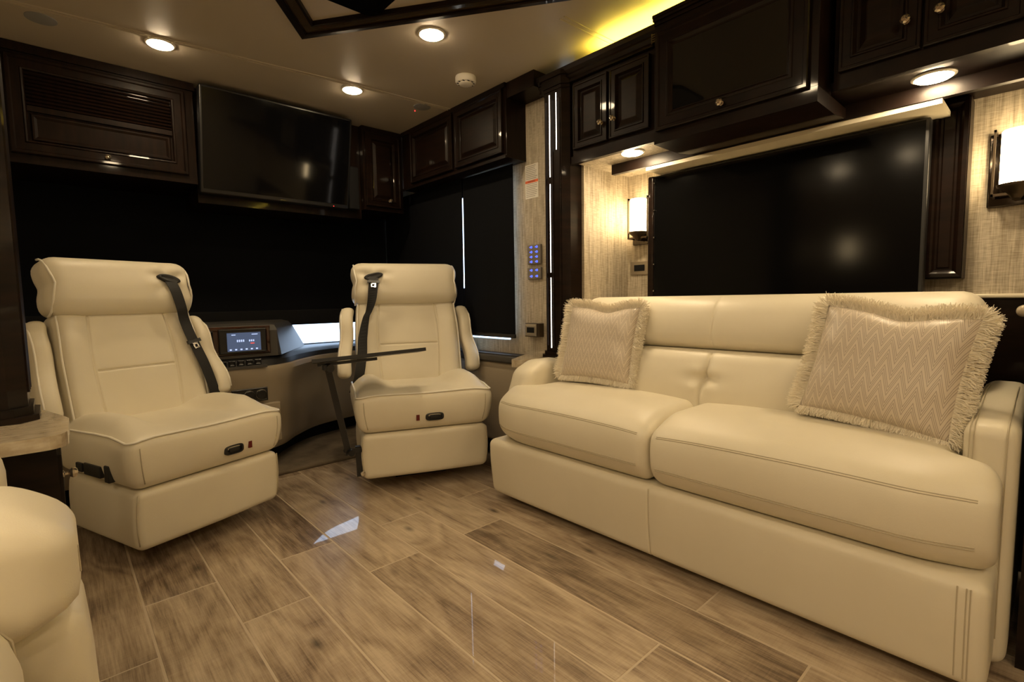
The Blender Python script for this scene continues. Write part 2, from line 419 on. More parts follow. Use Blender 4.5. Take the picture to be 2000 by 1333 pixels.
# slide-out room: side wall, back wall, lowered ceiling, wainscot
struct(G().box(2.0, 2.42, 1.64, 1.70, 0, 2.1).obj('wall_slide_side', M['wallpaper']))
struct(G().box(2.38, 2.42, -2.0, 1.64, .94, 2.1).obj('wall_slide_back', M['wallpaper']))
struct(G().box(2.37, 2.42, -2.0, 1.64, 0, .93).obj('wall_slide_wainscot', M['wood']))
g = G(); rbox(g, 2.35, 2.385, -2.0, 1.635, .930, .945, .006, (1, 1, 1)); struct(g.obj('trim_4', M['white_trim'], smooth=True))
struct(G().box(1.93, 2.38, 1.135, 1.64, 1.61, 1.64).obj('ceiling_slide_left', M['wallpaper']))
struct(G().box(1.93, 2.38, -2.0, .56, 1.61, 1.64).obj('ceiling_slide_right', M['woodh']))
# crown rail with cove trough along the slide-out
g = G()
prof = [(1.90, 1.985), (1.905, 2.0), (1.888, 2.012), (1.892, 2.022), (1.878, 2.034), (1.875, 2.055), (1.882, 2.060), (1.905, 2.060), (1.905, 2.045), (2.36, 2.045), (2.36, 1.985)]
g.prism(prof, 1, -2.0, 1.845)
struct(g.obj('trim_5', M['woodh']))
struct(G().box(1.86, 2.0, 1.845, 2.06, 2.02, 2.10).obj('trim_6', M['woodh']))

# carpet of the cockpit
g = G(); rbox(g, -.445, 1.98, 2.87, 3.0, -.001, .02, .009, (12, 1, 1)); g.box(-.445, 1.98, 2.98, 3.6, -.001, .0195)
cp = tag(g.obj('carpet', M['carpet'], smooth=True), 'beige short pile carpet on the cockpit floor beyond the tiles', 'carpet')
cp['kind'] = 'thing'

# ================================================================== CEILING ITEMS
def downlight(x, y, z, label, r=.052, grp='recessed ceiling downlights', sub=0):
    t = thing('ceiling_light', label, 'light', (x, y, z), 0, grp)
    g = G(); g.lathe([(r+.006, .001), (r+.006, -.003), (r, -.006), (r-.004, -.006), (r-.004, .001)], (0, 0, 0), 2, 32)
    g.obj('trim_ring', M['white'], t, local=True, smooth=True)
    g = G(); R = r-.003
    g.lathe([(R, .000), (R, -.006), (R*.9, -.0095), (R*.6, -.0125), (R*.25, -.014), (.001, -.0142)], (0, 0, 0), 2, 32)
    g.obj('lens', M['lens'], t, local=True, smooth='full', label='glowing warm white lens')
downlight(.43, 2.74, 2.1, 'round warm downlight in the ceiling nearest the louvred front cabinet')
downlight(1.28, 2.654, 2.1, 'round warm downlight in the ceiling in front of the cockpit television')
downlight(1.288, 1.894, 2.1, 'round warm downlight beside the dark ceiling tray frame', .054)
for x, y, w_ in ((.43, 1.0, 'left row just ahead of the viewer'), (.43, .05, 'left row right above the viewer'), (.43, -.95, 'left row a metre behind the viewer'),
                 (1.30, -.95, 'right row a metre behind the viewer'), (-.90, .91, 'left slide-out over the recliner'), (-1.05, 1.45, 'left slide-out corner'), (-.80, -.10, 'left slide-out behind the recliner'), (-.90, .42, 'left slide-out beside the viewer'), (-1.10, -.62, 'left slide-out against the wall'), (-.35, -.45, 'aisle just behind the viewer'), (-1.15, .15, 'left slide-out close to the added wall lamp'), (-.40, -1.5, 'aisle at the rear'), (-.80, -1.2, 'left slide-out at the rear')):
    downlight(x, y, 2.1, 'round warm fill downlight added above the frame, '+w_)  # downlights out of view, added to brighten the sofa and floor
downlight(1.99, 1.35, 1.61, 'round warm downlight under the small two-door cabinet, above the left wall lamp', .05, 'niche downlights')
downlight(2.03, .298, 1.61, 'round warm downlight under the right-hand cabinet near the right wall lamp', .05, 'niche downlights')
for x, y, l in ((.045, 2.81, 'flush grey round speaker in the ceiling above the louvred cabinet, upper left'), (1.70, 2.62, 'flush grey round speaker in the ceiling near the front right corner')):
    t = thing('ceiling_speaker', l, 'speaker', (x, y, 2.1), 0, 'ceiling speakers')
    g = G().lathe([(.05, .001), (.05, -.003), (.046, -.004), (.001, -.004)], (0, 0, 0), 2, 28); g.obj('grille', M['grey'], t, local=True, smooth=True)
t = thing('smoke_detector', 'round white smoke detector on the ceiling near the cab cupboards', 'smoke detector', (1.655, 2.135, 2.1))
G().lathe([(.052, .001), (.054, -.006), (.054, -.024), (.050, -.030), (.044, -.032)], (0, 0, 0), 2, 32).obj('housing', M['white'], t, local=True, smooth=True)
G().lathe([(.036, -.030), (.036, -.036), (.030, -.040), (.001, -.040)], (0, 0, 0), 2, 24).obj('cap', M['white'], t, local=True, smooth=True)
g = G()
for k in range(10):
    a = PI*2*k/10; g.box(.040*math.cos(a)-.006, .040*math.cos(a)+.006, .040*math.sin(a)-.003, .040*math.sin(a)+.003, -.0335, -.031)
g.obj('vent_slots', M['blackm'], t, local=True)
tag(G().lathe([(.003, 0), (.003, -.003), (.0005, -.004)], (1.70, 2.70, 2.1), 2, 10).obj('indicator_light', M['redled']), 'tiny red indicator light in the ceiling beside the far speaker', 'indicator')

# ceiling tray: six-sided dark frame, bronze mirror band, pale panel and dark vent glass
t = thing('ceiling_tray', 'six-sided dark wooden ceiling tray with pale panel and smoked vent glass', 'ceiling tray', (.867, 1.05, 2.1))
def hexa(s):  # six corners, shrunk towards the middle
    P = [(.867, 2.255), (1.56, 1.262), (1.56, .3), (.867, -.55), (.17, .3), (.17, 1.39)]
    cx, cy = .867, 1.0; out = []
    n = len(P)
    for i in range(n):
        a, b_, c = Vector(P[i-1]), Vector(P[i]), Vector(P[(i+1) % n])
        d1 = (b_-a).normalized(); d2 = (c-b_).normalized()
        n1 = Vector((d1.y, -d1.x)); n2 = Vector((d2.y, -d2.x)); bs = (n1+n2); bs = bs/(bs.dot(n1))
        out.append(tuple(b_+bs*s))
    return out
def hexring(prof):
    vs = []; fs = []
    for s_, z in prof:
        vs += [(x, y, z) for x, y in hexa(s_)]
    m_ = len(prof)
    for i in range(m_-1):
        for k in range(6): fs.append((i*6+k, i*6+(k+1) % 6, (i+1)*6+(k+1) % 6, (i+1)*6+k))
    return vs, fs
sgn = 1
v, f = hexring([(0, 2.1), (0, 2.078), (.004, 2.074), (.030, 2.070), (.034, 2.074), (.034, 2.1)]); link('tray_frame', v, f, M['wood'], t)
v, f = hexring([(.034, 2.099), (.034, 2.080), (.074, 2.080), (.074, 2.099)]); link('mirror_band', v, f, M['mirror_bronze'], t, label='bronze mirror strip inside the frame')
v, f = hexring([(.074, 2.099), (.074, 2.077), (.080, 2.075), (.084, 2.077), (.084, 2.099)]); link('inner_moulding', v, f, M['wood'], t)
vs = [(x, y, 2.0955) for x, y in hexa(.084)]; link('centre_panel', vs, [tuple(range(6))], M['ceiling'], t, label='pale padded panel')
g = G()
pts = []
for (cx_, cy_), a0 in (((.867+.11, 1.86), 0), ((.867-.11, 1.86), 90), ((.867-.11, 1.50), 180), ((.867+.11, 1.50), 270)):
    for q in range(7):
        a = math.radians(a0+q*15); pts.append((cx_+.05*math.cos(a), cy_+.05*math.sin(a)))
g.prism(pts, 2, 2.078, 2.096); g.obj('vent_glass', M['glass_black'], t, label='smoked glass roof vent cover with rounded corners')

# ================================================================== SLIDE-OUT OVERHEAD CABINETS
NX = (-1, 0, 0)
UY = (0, -1, 0); UZ = (0, 0, 1)          # width runs towards -Y (right in the picture)
# small two-door cabinet
t = thing('wall_cabinet', 'small dark two-door overhead cabinet beside the lit column', 'cabinet', (1.92, 1.42, 1.61), 0, 'overhead cabinets of the slide-out')
g = G().box(1.92, 2.38, 1.19, 1.64, 1.64, 1.985); g.box(1.92, 1.945, 1.19, 1.66, 1.605, 1.64); g.obj('cabinet_body', M['woodh'], t)
door(t, 'door', (1.919, 1.628, 1.665), UY, UZ, NX, .20, .30, .62, knob=(.172, .082))
door(t, 'door', (1.919, 1.415, 1.665), UY, UZ, NX, .205, .30, .62, knob=(.028, .082))
# large middle lift-up cabinet with black glass, stands proud
t = thing('wall_cabinet', 'large dark lift-up overhead cabinet with black glass door above the television', 'cabinet', (1.80, .83, 1.55), 0, 'overhead cabinets of the slide-out')
g = G().box(1.80, 1.93, .545, 1.12, 1.601, 1.985)
g.prism([(1.80, 1.552), (1.80, 1.60), (2.10, 1.60), (2.10, 1.566), (1.97, 1.552)], 1, .545, 1.12)
g.box(1.93, 2.38, .56, 1.135, 1.60, 1.985)
g.obj('cabinet_body', M['woodh'], t)
door(t, 'door', (1.799, 1.105, 1.597), UY, UZ, NX, .535, .368, 1.0, 'glass', knob=(.262, .030), m=M['woodh'])
g = G()
for i, (dz, dx) in enumerate(((0, 0), (.012, -.006), (.024, -.016), (.034, -.02))): g.box(1.80+dx, 1.93, .545+0*i, 1.12, 1.985+dz, 1.985+dz+.012)
g.obj('crown_moulding', M['woodh'], t)
# right two-door cabinet
t = thing('wall_cabinet', 'dark overhead cabinet with two raised-panel doors at the upper right', 'cabinet', (1.90, .14, 1.61), 0, 'overhead cabinets of the slide-out')
g = G().box(1.90, 2.38, -.40, .53, 1.64, 1.985); g.box(1.90, 1.925, -.40, .53, 1.602, 1.64); g.obj('cabinet_body', M['woodh'], t)
door(t, 'door', (1.899, .515, 1.652), UY, UZ, NX, .205, .33, .72, knob=(.170, .085))
door(t, 'door', (1.899, .305, 1.652), UY, UZ, NX, .205, .33, .72, knob=(.036, .085))
door(t, 'door', (1.899, .095, 1.652), UY, UZ, NX, .205, .33, .72)
# valance beam under the cabinets
tag(G().box(2.10, 2.125, -.5, 1.545, 1.562, 1.612).obj('valance_board', M['woodsat']), 'long dark wooden valance board under the overhead cabinets', 'valance')
# cove light strip lying in the trough
tag(G().box(1.925, 1.945, -1.9, 1.50, 2.0455, 2.057).obj('light_strip', M['cove']), 'yellow glowing strip light hidden in the crown trough', 'light strip')
# small metal vent seen beside the cabinet top
t = thing('air_vent', 'small louvred vent catching yellow light between two overhead cabinets', 'vent', (1.90, 1.16, 1.985))
for k in range(4): G().box(1.885, 1.90, 1.145, 1.185, 1.99+.009*k, 1.995+.009*k).obj('slat', M['bronze'], t)
g = G().box(1.885, 1.90, 1.185, 1.19, 1.985, 2.025); g.obj('vent_frame', M['bronze'], t)

# ================================================================== COLUMNS WITH LIGHT STRIPS
def column(x, y, z0, z1, sx, label, strips):
    t = thing('column', label, 'column', (x, y, z0))
    def octo(w, d, c): return [(x-sx*d, y-w+c), (x-sx*d, y+w-c), (x-sx*(d-c), y+w), (x+sx*.10, y+w), (x+sx*.10, y-w), (x-sx*(d-c), y-w)]
    G().prism(octo(.085, .035, .03), 2, z0+.03, z1-.06).obj('shaft', M['wood'], t)
    # flutes: raised ribs either side of the strips
    g = G()
    for yy in (-.045, .002, .048): g.tube([(x-sx*.035, y+yy, z0+.06), (x-sx*.035, y+yy, z1-.12)], .005, 8)
    g.obj('ribs', M['wood'], t, smooth=True)
    g = G()
    for w_, d_, a, b_ in ((.100, .052, z0, z0+.012), (.092, .043, z0+.012, z0+.03)): g.prism(octo(w_, d_, .03), 2, a, b_)
    g.obj('base_moulding', M['wood'], t)
    g = G()
    for w_, d_, a, b_ in ((.088, .040, z1-.075, z1-.06), (.094, .047, z1-.06, z1-.02), (.10, .055, z1-.02, z1)): g.prism(octo(w_, d_, .03), 2, a, b_)
    g.obj('capital', M['wood'], t)
    for yy, a, b_ in strips:
        G().box(x-sx*.0365, x-sx*.034, y+yy-.0021, y+yy+.0021, a, b_).obj('light_strip', M['strip'], t, label='thin white vertical light strip')
    return t
column(1.92, 1.74, .652, 2.045, 1, 'dark octagonal column with thin white light strips left of the television niche',
       [(.022, .70, 1.06), (.022, 1.085, 1.525), (.022, 1.56, 1.955), (-.022, 1.685, 1.955), ])
t2 = column(-.088, 1.60, .701, 2.10, -1, 'dark wooden column standing on the left countertop', [])

# ================================================================== TV NICHE
t = thing('television', 'large flat television standing in the lit niche behind the sofa', 'television', (2.22, .86, .70))
g = G(); rbox(g, 2.205, 2.25, .325, 1.395, .72, 1.538, .006, (1, 1, 1)); g.obj('bezel', M['black'], t, smooth=True)
G().box(2.2035, 2.206, .337, 1.365, .745, 1.530).obj('screen', M['matscreen'], t, label='black satin screen')
g = G(); rbox(g, 2.195, 2.26, 1.368, 1.40, .72, 1.538, .008, (1, 1, 1)); g.obj('side_rail', M['wood'], t, smooth=True)
for i in range(6): G().box(2.196, 2.202, 1.362, 1.367, 1.5-.13*i, 1.506-.13*i).obj('screw', M['chrome'], t)
t = thing('television_lift', 'cream topped lift frame the niche television hangs on', 'television lift', (2.3, .86, .0))
G().box(2.105, 2.30, .285, 1.352, 1.545, 1.561).obj('cap_board', M['white_trim'], t, label='cream painted top board')
G().box(2.262, 2.34, .45, 1.28, .02, 1.54).obj('lift_frame', M['blackm'], t)
t = thing('wall_panel', 'tall narrow dark wooden panel on the wall right of the television', 'panel', (2.34, .28, 1.0))
G().box(2.29, 2.38, .235, .335, 1.0, 1.60).obj('panel_body', M['wood'], t)
vs, fs = ring_panel((2.29, .333, 1.005), UY, UZ, NX, .096, .59, [(0, 0), (0, .012), (.012, .014), (.018, .010), (.024, .003), (.030, .003), (.034, .006)]); link('panel_face', vs, fs, M['wood'], t)

def sconce(y, label, grp='wall lamps of the television niche', flip=False):
    t = thing('wall_lamp', label, 'lamp', (2.38, y, 1.35), 0, grp)
    g = G(); rbox(g, 2.366, 2.379, y-.075, y+.075, 1.235, 1.475, .004, (1, 1, 1)); g.obj('back_plate', M['gunmetal'], t, smooth=True)
    g = G()
    for yy in (-.058, .058): g.box(2.296, 2.304, y+yy-.003, y+yy+.003, 1.262, 1.475)
    for zz in (1.266, 1.471):
        g.box(2.296, 2.366, y-.061, y-.055, zz-.004, zz+.004); g.box(2.296, 2.366, y+.055, y+.061, zz-.004, zz+.004)
    g.box(2.296, 2.304, y-.061, y+.061, 1.262, 1.27)
    g.obj('cage', M['bronze'], t)
    g = G(); g.lathe([(.012, 1.25), (.030, 1.275), (.048, 1.288), (.050, 1.296), (.046, 1.296)], (2.305, y, 0), 2, 24); g.box(2.30, 2.37, y-.008, y+.008, 1.25, 1.266)
    g.obj('cup', M['bronze'], t, smooth=True)
    G().lathe([(.040, 1.297), (.043, 1.30), (.043, 1.462), (.041, 1.465), (.001, 1.465)], (2.305, y, 0), 2, 28).obj('shade', M['sconce'], t, smooth=True, label='lit opal glass cylinder shade')
    if flip: t.location = (-1.30, y, 1.35); t.rotation_euler = (0, 0, PI)
sconce(1.525, 'lit opal wall lamp in the niche corner left of the television')
sconce(.115, 'lit opal wall lamp in a metal cage right of the television')

sconce(1.40, 'added opal fill lamp on the left wall ahead of the viewer, outside the frame', 'added fill lamps on the left wall', True)  # unseen wall lamps added as frontal fill for the sofa
sconce(.25, 'added opal fill lamp on the left wall beside the viewer, outside the frame', 'added fill lamps on the left wall', True)  # second added lamp, same fill from the unseen side
def outlet(name, lab, O, U, V, N, w, h, mplate, inner, parent=None):
    t = thing(name, lab, 'outlet' if 'outlet' in name else 'switch', O)
    vs, fs = ring_panel(O, U, V, N, w, h, [(0, 0), (0, .005), (.003, .008), (.006, .008)]); link('cover_plate', vs, fs, mplate, t)
    O2 = Vector(O)+Vector(U)*w*.22+Vector(V)*h*.27+Vector(N)*.008
    vs, fs = ring_panel(O2, U, V, N, w*.56, h*.46, [(0, 0), (0, .002), (.002, .003)]); link('socket', vs, fs, inner, t)
    return t
outlet('power_outlet', 'nickel wall outlet with black sockets in the niche under the left lamp', (2.379, 1.618, 1.075), UY, UZ, NX, .115, .073, M['nickel'], M['blackm'])
# proud outlet box on the cab wall
t = thing('power_outlet', 'metal outlet box with black sockets low on the wallpaper beside the column', 'outlet', (1.98, 1.98, .78))
g = G(); rbox(g, 1.962, 1.999, 1.925, 2.04, .742, .818, .003, (1, 1, 1)); g.obj('box', M['bronze'], t, smooth=True)
vs, fs = ring_panel((1.962, 2.036, .745), UY, UZ, NX, .092, .070, [(0, 0), (0, .004), (.003, .006), (.012, .003)]); link('cover_plate', vs, fs, M['nickel'], t)
G().box(1.956, 1.9605, 1.965, 2.018, .765, .795).obj('socket', M['blackm'], t)
# touch panels
def touch(lab, y0, y1, z0, z1, rows):
    t = thing('touch_panel', lab, 'switch panel', (1.99, (y0+y1)/2, (z0+z1)/2), 0, 'touch panels on the cab wallpaper')
    g = G(); rbox(g, 1.985, 1.9995, y0, y1, z0, z1, .005, (1, 1, 1)); g.obj('plate', M['panel_grey'], t, smooth=True)
    H = (z1-z0)/rows; Wd = (y1-y0)
    for r in range(rows):
        for c_ in range(2):
            cy = y1-Wd*(.30+.40*c_); cz = z1-H*(r+.5)
            P_ = [(cy+.011*math.cos(a_), cz+.0058*math.sin(a_)*(1+.4*math.cos(3*a_))) for a_ in [2*PI*q_/14 for q_ in range(14)]]
            G().prism(P_, 0, 1.9843, 1.986).obj('icon', M['blue'], t, label='blue backlit icon')
touch('grey touch panel with four pairs of blue backlit icons on the wallpaper', 1.932, 2.037, 1.145, 1.252, 4)
touch('smaller grey touch panel with blue icons directly under the larger one', 1.932, 2.037, 1.062, 1.128, 2)
# warning label
t = thing('warning_label', 'white paper warning label with an orange band on the wallpaper', 'label', (1.999, 2.007, 1.6))
G().box(1.9982, 1.9998, 1.957, 2.057, 1.508, 1.692).obj('paper', M['paper'], t)
G().box(1.9975, 1.9983, 1.958, 2.056, 1.592, 1.606).obj('orange_band', M['orange'], t)
g = G()
for i in range(18):
    z = 1.684-.0096*i
    if 1.588 < z < 1.61: continue
    g.box(1.9975, 1.9983, 1.963+random.uniform(0, .02), 2.051, z-.0028, z)
g.obj('printed_lines', M['ink'], t)
def text_mesh(s, size, name, m_, parent, mtx):
    cu = bpy.data.curves.new('txt', 'FONT'); cu.body = s; cu.size = size; cu.align_x = 'CENTER'; cu.align_y = 'CENTER'
    o = bpy.data.objects.new('txt', cu); COL.objects.link(o)
    bpy.context.view_layer.update()
    me = o.evaluated_get(bpy.context.evaluated_depsgraph_get()).to_mesh()
    vs = [mtx @ v_.co for v_ in me.vertices]; fs = [tuple(p.vertices) for p in me.polygons]
    r = link(name, vs, fs, m_, parent); bpy.data.objects.remove(o); return r
MX = Matrix(((0, 0, -1, 1.9972), (-1, 0, 0, 2.007), (0, 1, 0, 1.599), (0, 0, 0, 1)))
text_mesh('WARNING', .012, 'lettering', M['inkblack'], t, MX)
# ================================================================== CAB SIDE (right)
t = thing('cab_cabinet', 'dark overhead cupboard with two doors above the cab side window', 'cabinet', (1.92, 2.57, 1.70))
g = G().box(1.855, 2.0, 2.05, 3.12, 1.715, 2.1); g.box(1.845, 1.855, 2.05, 3.12, 1.71, 1.725); g.box(1.845, 1.856, 2.05, 3.12, 2.075, 2.1); g.obj('cabinet_body', M['woodh'], t)
door(t, 'door', (1.854, 2.50, 1.74), UY, UZ, NX, .43, .33, .72)
door(t, 'door', (1.854, 3.00, 1.74), UY, UZ, NX, .475, .33, .72)
t = thing('window_shade', 'black roller shade over the side window right of the far captain chair', 'shade', (1.96, 2.37, .8), 0, 'black cab window shades')
g = G(); n = 14
def cl(p): return (p.x+.004*math.sin(p.y*31)*ss(1.6, .8, p.z), p.y, p.z)
rbox(g, 1.955, 1.960, 2.115, 2.578, .735, 1.71, .002, (10, 10, 8), cl); g.obj('cloth', M['shade'], t, smooth=True)
g = G(); rbox(g, 1.949, 1.966, 2.112, 2.580, .728, .752, .006, (1, 1, 1)); g.obj('hem_bar', M['black'], t, smooth=True)
G().box(1.9615, 1.9625, 2.118, 2.575, .755, 1.70).obj('backing', M['white'], t, label='white reverse side of the shade, added to bounce daylight')  # hidden white layer added so daylight bounces onto the wallpaper
t = thing('window_shade', 'black roller shade over the forward side window beyond the bright slit', 'shade', (1.96, 3.05, .8), 0, 'black cab window shades')
g = G(); rbox(g, 1.955, 1.960, 2.592, 3.57, .70, 1.715, .002, (10, 10, 8), cl); g.obj('cloth', M['shade'], t, smooth=True)
g = G(); rbox(g, 1.949, 1.966, 2.590, 3.57, .695, .715, .006, (1, 1, 1)); g.obj('hem_bar', M['black'], t, smooth=True)
# side console
t = thing('side_console', 'beige moulded side console with dark top tray under the cab window', 'console', (1.9, 2.7, 0))
g = G(); rbox(g, 1.925, 1.998, 1.99, 3.60, .10, .585, .02, (2, 6, 2)); g.obj('console_body', M['dashbeige'], t, smooth=True)
g = G(); rbox(g, 1.905, 1.998, 1.99, 3.60, .585, .628, .012, (2, 6, 1)); g.obj('top_rail', M['dashgrey'], t, smooth=True)
G().box(1.915, 1.995, 2.0, 3.58, .628, .634).obj('tray', M['dashblack'], t)
G().box(1.935, 1.998, 2.0, 3.58, .0205, .10).obj('toe_kick', M['blackm'], t)

# end table under the column
t = thing('end_table', 'small stone topped end table between the sofa arm and cab wall', 'table', (1.9, 1.88, 0))
pts = [(1.905, 1.648), (2.0, 1.648), (2.0, 1.975), (1.95, 1.985), (1.88, 1.965), (1.70, 1.865), (1.68, 1.845), (1.675, 1.825), (1.69, 1.812), (1.905, 1.812)]
g = G().prism(pts, 2, .615, .650); g.obj('table_top', M['stone'], t, label='polished beige stone top')
G().prism([(1.92, 1.66), (1.985, 1.66), (1.985, 1.95), (1.92, 1.95), (1.75, 1.86), (1.75, 1.83), (1.92, 1.83)], 2, 0, .615).obj('table_base', M['wood'], t)

# ================================================================== FRONT OVERHEAD
NY = (0, -1, 0); UX = (1, 0, 0)
t = thing('front_cabinet', 'dark wooden front overhead cabinet with louvred upper door panel', 'cabinet', (.25, 3.12, 1.6))
g = G().box(-.40, .615, 3.12, 3.55, 1.585, 2.098); g.box(-.40, .622, 3.11, 3.13, 2.06, 2.098); g.obj('cabinet_body', M['woodh'], t)
vs, fs = ring_panel((-.085, 3.119, 1.625), UX, UZ, NY, .66, .42, [(0, 0), (0, .014), (.004, .018), (.014, .018), (.019, .012), (.048, .012), (.052, .016), (.058, .014), (.062, .004), (.062, 0)], cap=False)
d = link('door', vs, fs, M['woodh'], t)
for k in range(9):
    z = 1.838+.016*k
    g = G(); g.add([(-.022, 3.1185, z), (.512, 3.1185, z), (.512, 3.108, z+.003), (-.022, 3.108, z+.003), (-.022, 3.1185, z+.014), (.512, 3.1185, z+.014)], [(0, 1, 2, 3), (3, 2, 5, 4), (0, 3, 4), (1, 5, 2)])
    g.obj('louvre', M['woodh'], d)
G().box(-.023, .513, 3.107, 3.119, 1.812, 1.836).obj('rail', M['woodh'], d)
vs, fs = ring_panel((-.015, 3.118, 1.685), UX, UZ, NY, .52, .12, [(0, 0), (0, .002), (.006, .010), (.012, .010), (.022, .004)]); link('door_panel', vs, fs, M['woodh'], d)
knob_on(Vector((.245, 3.105, 1.655)), NY, d)
t = thing('front_television', 'flat black television mounted above the windscreen between front cabinets', 'television', (1.08, 3.12, 1.5))
TLT = lambda p: (p[0], p[1]-(p[2]-1.545)*.19, p[2])
g = G(); rbox(g, .625, 1.445, 3.115, 3.17, 1.545, 2.075, .008, (1, 1, 1), TLT); g.obj('bezel', M['black'], t, smooth=True)
g = G().box(.637, 1.433, 3.1135, 3.116, 1.568, 2.062); g.v = [Vector(TLT(v_)) for v_ in g.v]; g.obj('screen', M['screen'], t)
G().box(1.03, 1.06, 3.113, 3.1152, 1.5535, 1.5575).obj('badge', M['chrome'], t, label='tiny silver maker mark')
G().box(1.345, 1.349, 3.113, 3.1152, 1.5515, 1.5555).obj('indicator', M['redled'], t, label='red standby light')
tag(G().box(.622, 1.56, 3.172, 3.50, 1.50, 2.098).obj('television_surround', M['woodh']), 'dark wooden backing box behind the cockpit television', 'surround')
t = thing('loudspeaker', 'slim black loudspeaker right of the front television', 'speaker', (1.49, 3.14, 1.55))
g = G(); rbox(g, 1.455, 1.525, 3.115, 3.174, 1.55, 1.82, .008, (1, 1, 1)); g.obj('grille', M['blackm'], t, smooth=True)
t = thing('corner_cabinet', 'narrow dark one-door cabinet in the front right corner', 'cabinet', (1.70, 3.12, 1.6))
G().box(1.563, 1.853, 3.13, 3.55, 1.56, 2.098).obj('cabinet_body', M['woodh'], t)
door(t, 'door', (1.575, 3.129, 1.585), UX, UZ, NY, .255, .475, .8, knob=(.165, .045))

# windscreen shade
t = thing('windscreen_shade', 'wide black shade drawn down over the windscreen', 'shade', (.8, 3.58, .8))
g = G(); rbox(g, -.42, 1.955, 3.586, 3.592, .90, 2.06, .002, (30, 1, 10), lambda p: (p.x, p.y+.006*math.sin(p.x*9)*ss(2, .9, p.z), p.z)); g.obj('cloth', M['shade'], t, smooth=True)
g = G(); rbox(g, -.42, 1.955, 3.575, 3.60, .80, .905, .01, (4, 1, 1)); g.obj('hem_bar', M['blackm'], t, smooth=True)

# ================================================================== DASHBOARD
t = thing('dashboard', 'black and beige cockpit dashboard with burl trimmed display between the chairs', 'dashboard', (.8, 3.1, 0))
def bez(P, n=8):   # smooth polyline through points (catmull-rom)
    out = []; P = [Vector(p) for p in P]
    for i in range(len(P)-1):
        p0 = P[max(i-1, 0)]; p1 = P[i]; p2 = P[i+1]; p3 = P[min(i+2, len(P)-1)]
        for k in range(n):
            u = k/n; out.append(.5*((2*p1)+(-p0+p2)*u+(2*p0-5*p1+4*p2-p3)*u*u+(-p0+3*p1-3*p2+p3)*u**3))
    out.append(P[-1]); return out
foot = bez([(-.43, 3.0, 0), (.3, 3.0, 0), (.78, 3.0, 0), (.97, 3.06, 0), (1.12, 3.22, 0), (1.32, 3.38, 0), (1.60, 3.46, 0), (1.90, 3.50, 0)], 8)
def loft(path, levels, mt, nm, par, close_top=True):
    vs = []; fs = []; n = len(path)
    for z, dy, dx in levels:
        for p in path: vs.append((p.x+dx*ss(.6, 1.1, p.x), p.y+dy, z))
    for i in range(len(levels)-1):
        for k in range(n-1): fs.append((i*n+k, i*n+k+1, (i+1)*n+k+1, (i+1)*n+k))
    if close_top:
        b0 = len(vs)
        zt = levels[-1][0]
        for p in path: vs.append((p.x, 3.62, zt))
        for k in range(n-1): fs.append(((len(levels)-1)*n+k, (len(levels)-1)*n+k+1, b0+k+1, b0+k))
    return link(nm, vs, fs, mt, par, smooth=35)
lower = loft(foot, [(.11, .06, -.05), (.115, .02, -.02), (.16, .0, 0), (.40, .0, 0), (.52, -.02, .02), (.575, -.035, .035), (.60, -.03, .03), (.602, .0, .0)], M['dashbeige'], 'lower_console', t)
loft(foot, [(.0205, .09, -.07), (.112, .07, -.05)], M['blackm'], 'toe_kick', t, False)
upper = loft(foot, [(.603, -.012, .01), (.632, -.006, .005), (.650, .02, -.01), (.655, .05, -.03)], M['dashblack'], 'dash_shelf', t)
# driver hood, higher
hp = [(-.43, 3.02), (.94, 3.02), (.965, 3.04), (1.11, 3.28), (1.29, 3.57), (-.43, 3.57)]
g = G(); n = len(hp)
lv = [(.655, 0, 0), (.80, .0, 0), (.83, .012, -.01), (.842, .05, -.05)]
vs = []; fs = []
for z, dy, dx in lv: vs += [(x+(dx if x > 0 else 0)-(z-.655)*.52*(x > .96), y+(dy if y < 3.5 else 0), z) for x, y in hp]
for i in range(len(lv)-1):
    for k in range(n): fs.append((i*n+k, i*n+(k+1) % n, (i+1)*n+(k+1) % n, (i+1)*n+k))
fs.append(tuple(range((len(lv)-1)*n, len(lv)*n)))
link('instrument_hood', vs, fs, M['dashgrey'], t)
# light strip of beige trim along the shelf, burl bezel with screen
G().box(-.40, .86, 2.955, 2.99, .600, .614).obj('trim_strip', M['dashgrey'], t)
vs, fs = ring_panel((.10, 3.020, .672), UX, UZ, NY, .80, .155, [(0, 0), (0, .006), (.006, .012), (.018, .010), (.022, .006)]); bz = link('burl_bezel', vs, fs, M['burl'], t, label='glossy burl wood bezel')
vs, fs = ring_panel((.64, 3.012, .683), UX, UZ, NY, .235, .132, [(0, 0), (0, .010), (.004, .014), (.010, .013)]); hu = link('head_unit', vs, fs, M['black'], t)
G().box(.678, .845, 2.9965, 2.9985, .695, .795).obj('display', M['lcd'], hu, label='lit touch screen showing small white digits')
g = G()
for i in range(6): g.box(.688+.026*i, .698+.026*i, 2.9955, 2.9967, .701, .708)
for x in (.725, .735, .745, .755): g.box(x, x+.006, 2.9955, 2.9967, .745, .757)
for x in (.785, .795, .805): g.box(x, x+.006, 2.9955, 2.9967, .745, .755)
g.box(.70, .72, 2.9955, 2.9967, .782, .786); g.box(.80, .83, 2.9955, 2.9967, .782, .786)
g.obj('digits', M['lcdtext'], hu)
G().box(.792, .812, 2.9955, 2.9967, .732, .738).obj('red_mark', M['lcdred'], hu)
vs, fs = ring_panel((.40, 3.012, .690), UX, UZ, NY, .215, .118, [(0, 0), (0, .008), (.004, .011), (.010, .006)]); nv = link('side_monitor', vs, fs, M['black'], t)
G().box(.545, .575, 3.0035, 3.0075, .695, .699).obj('badge', M['chrome'], nv)
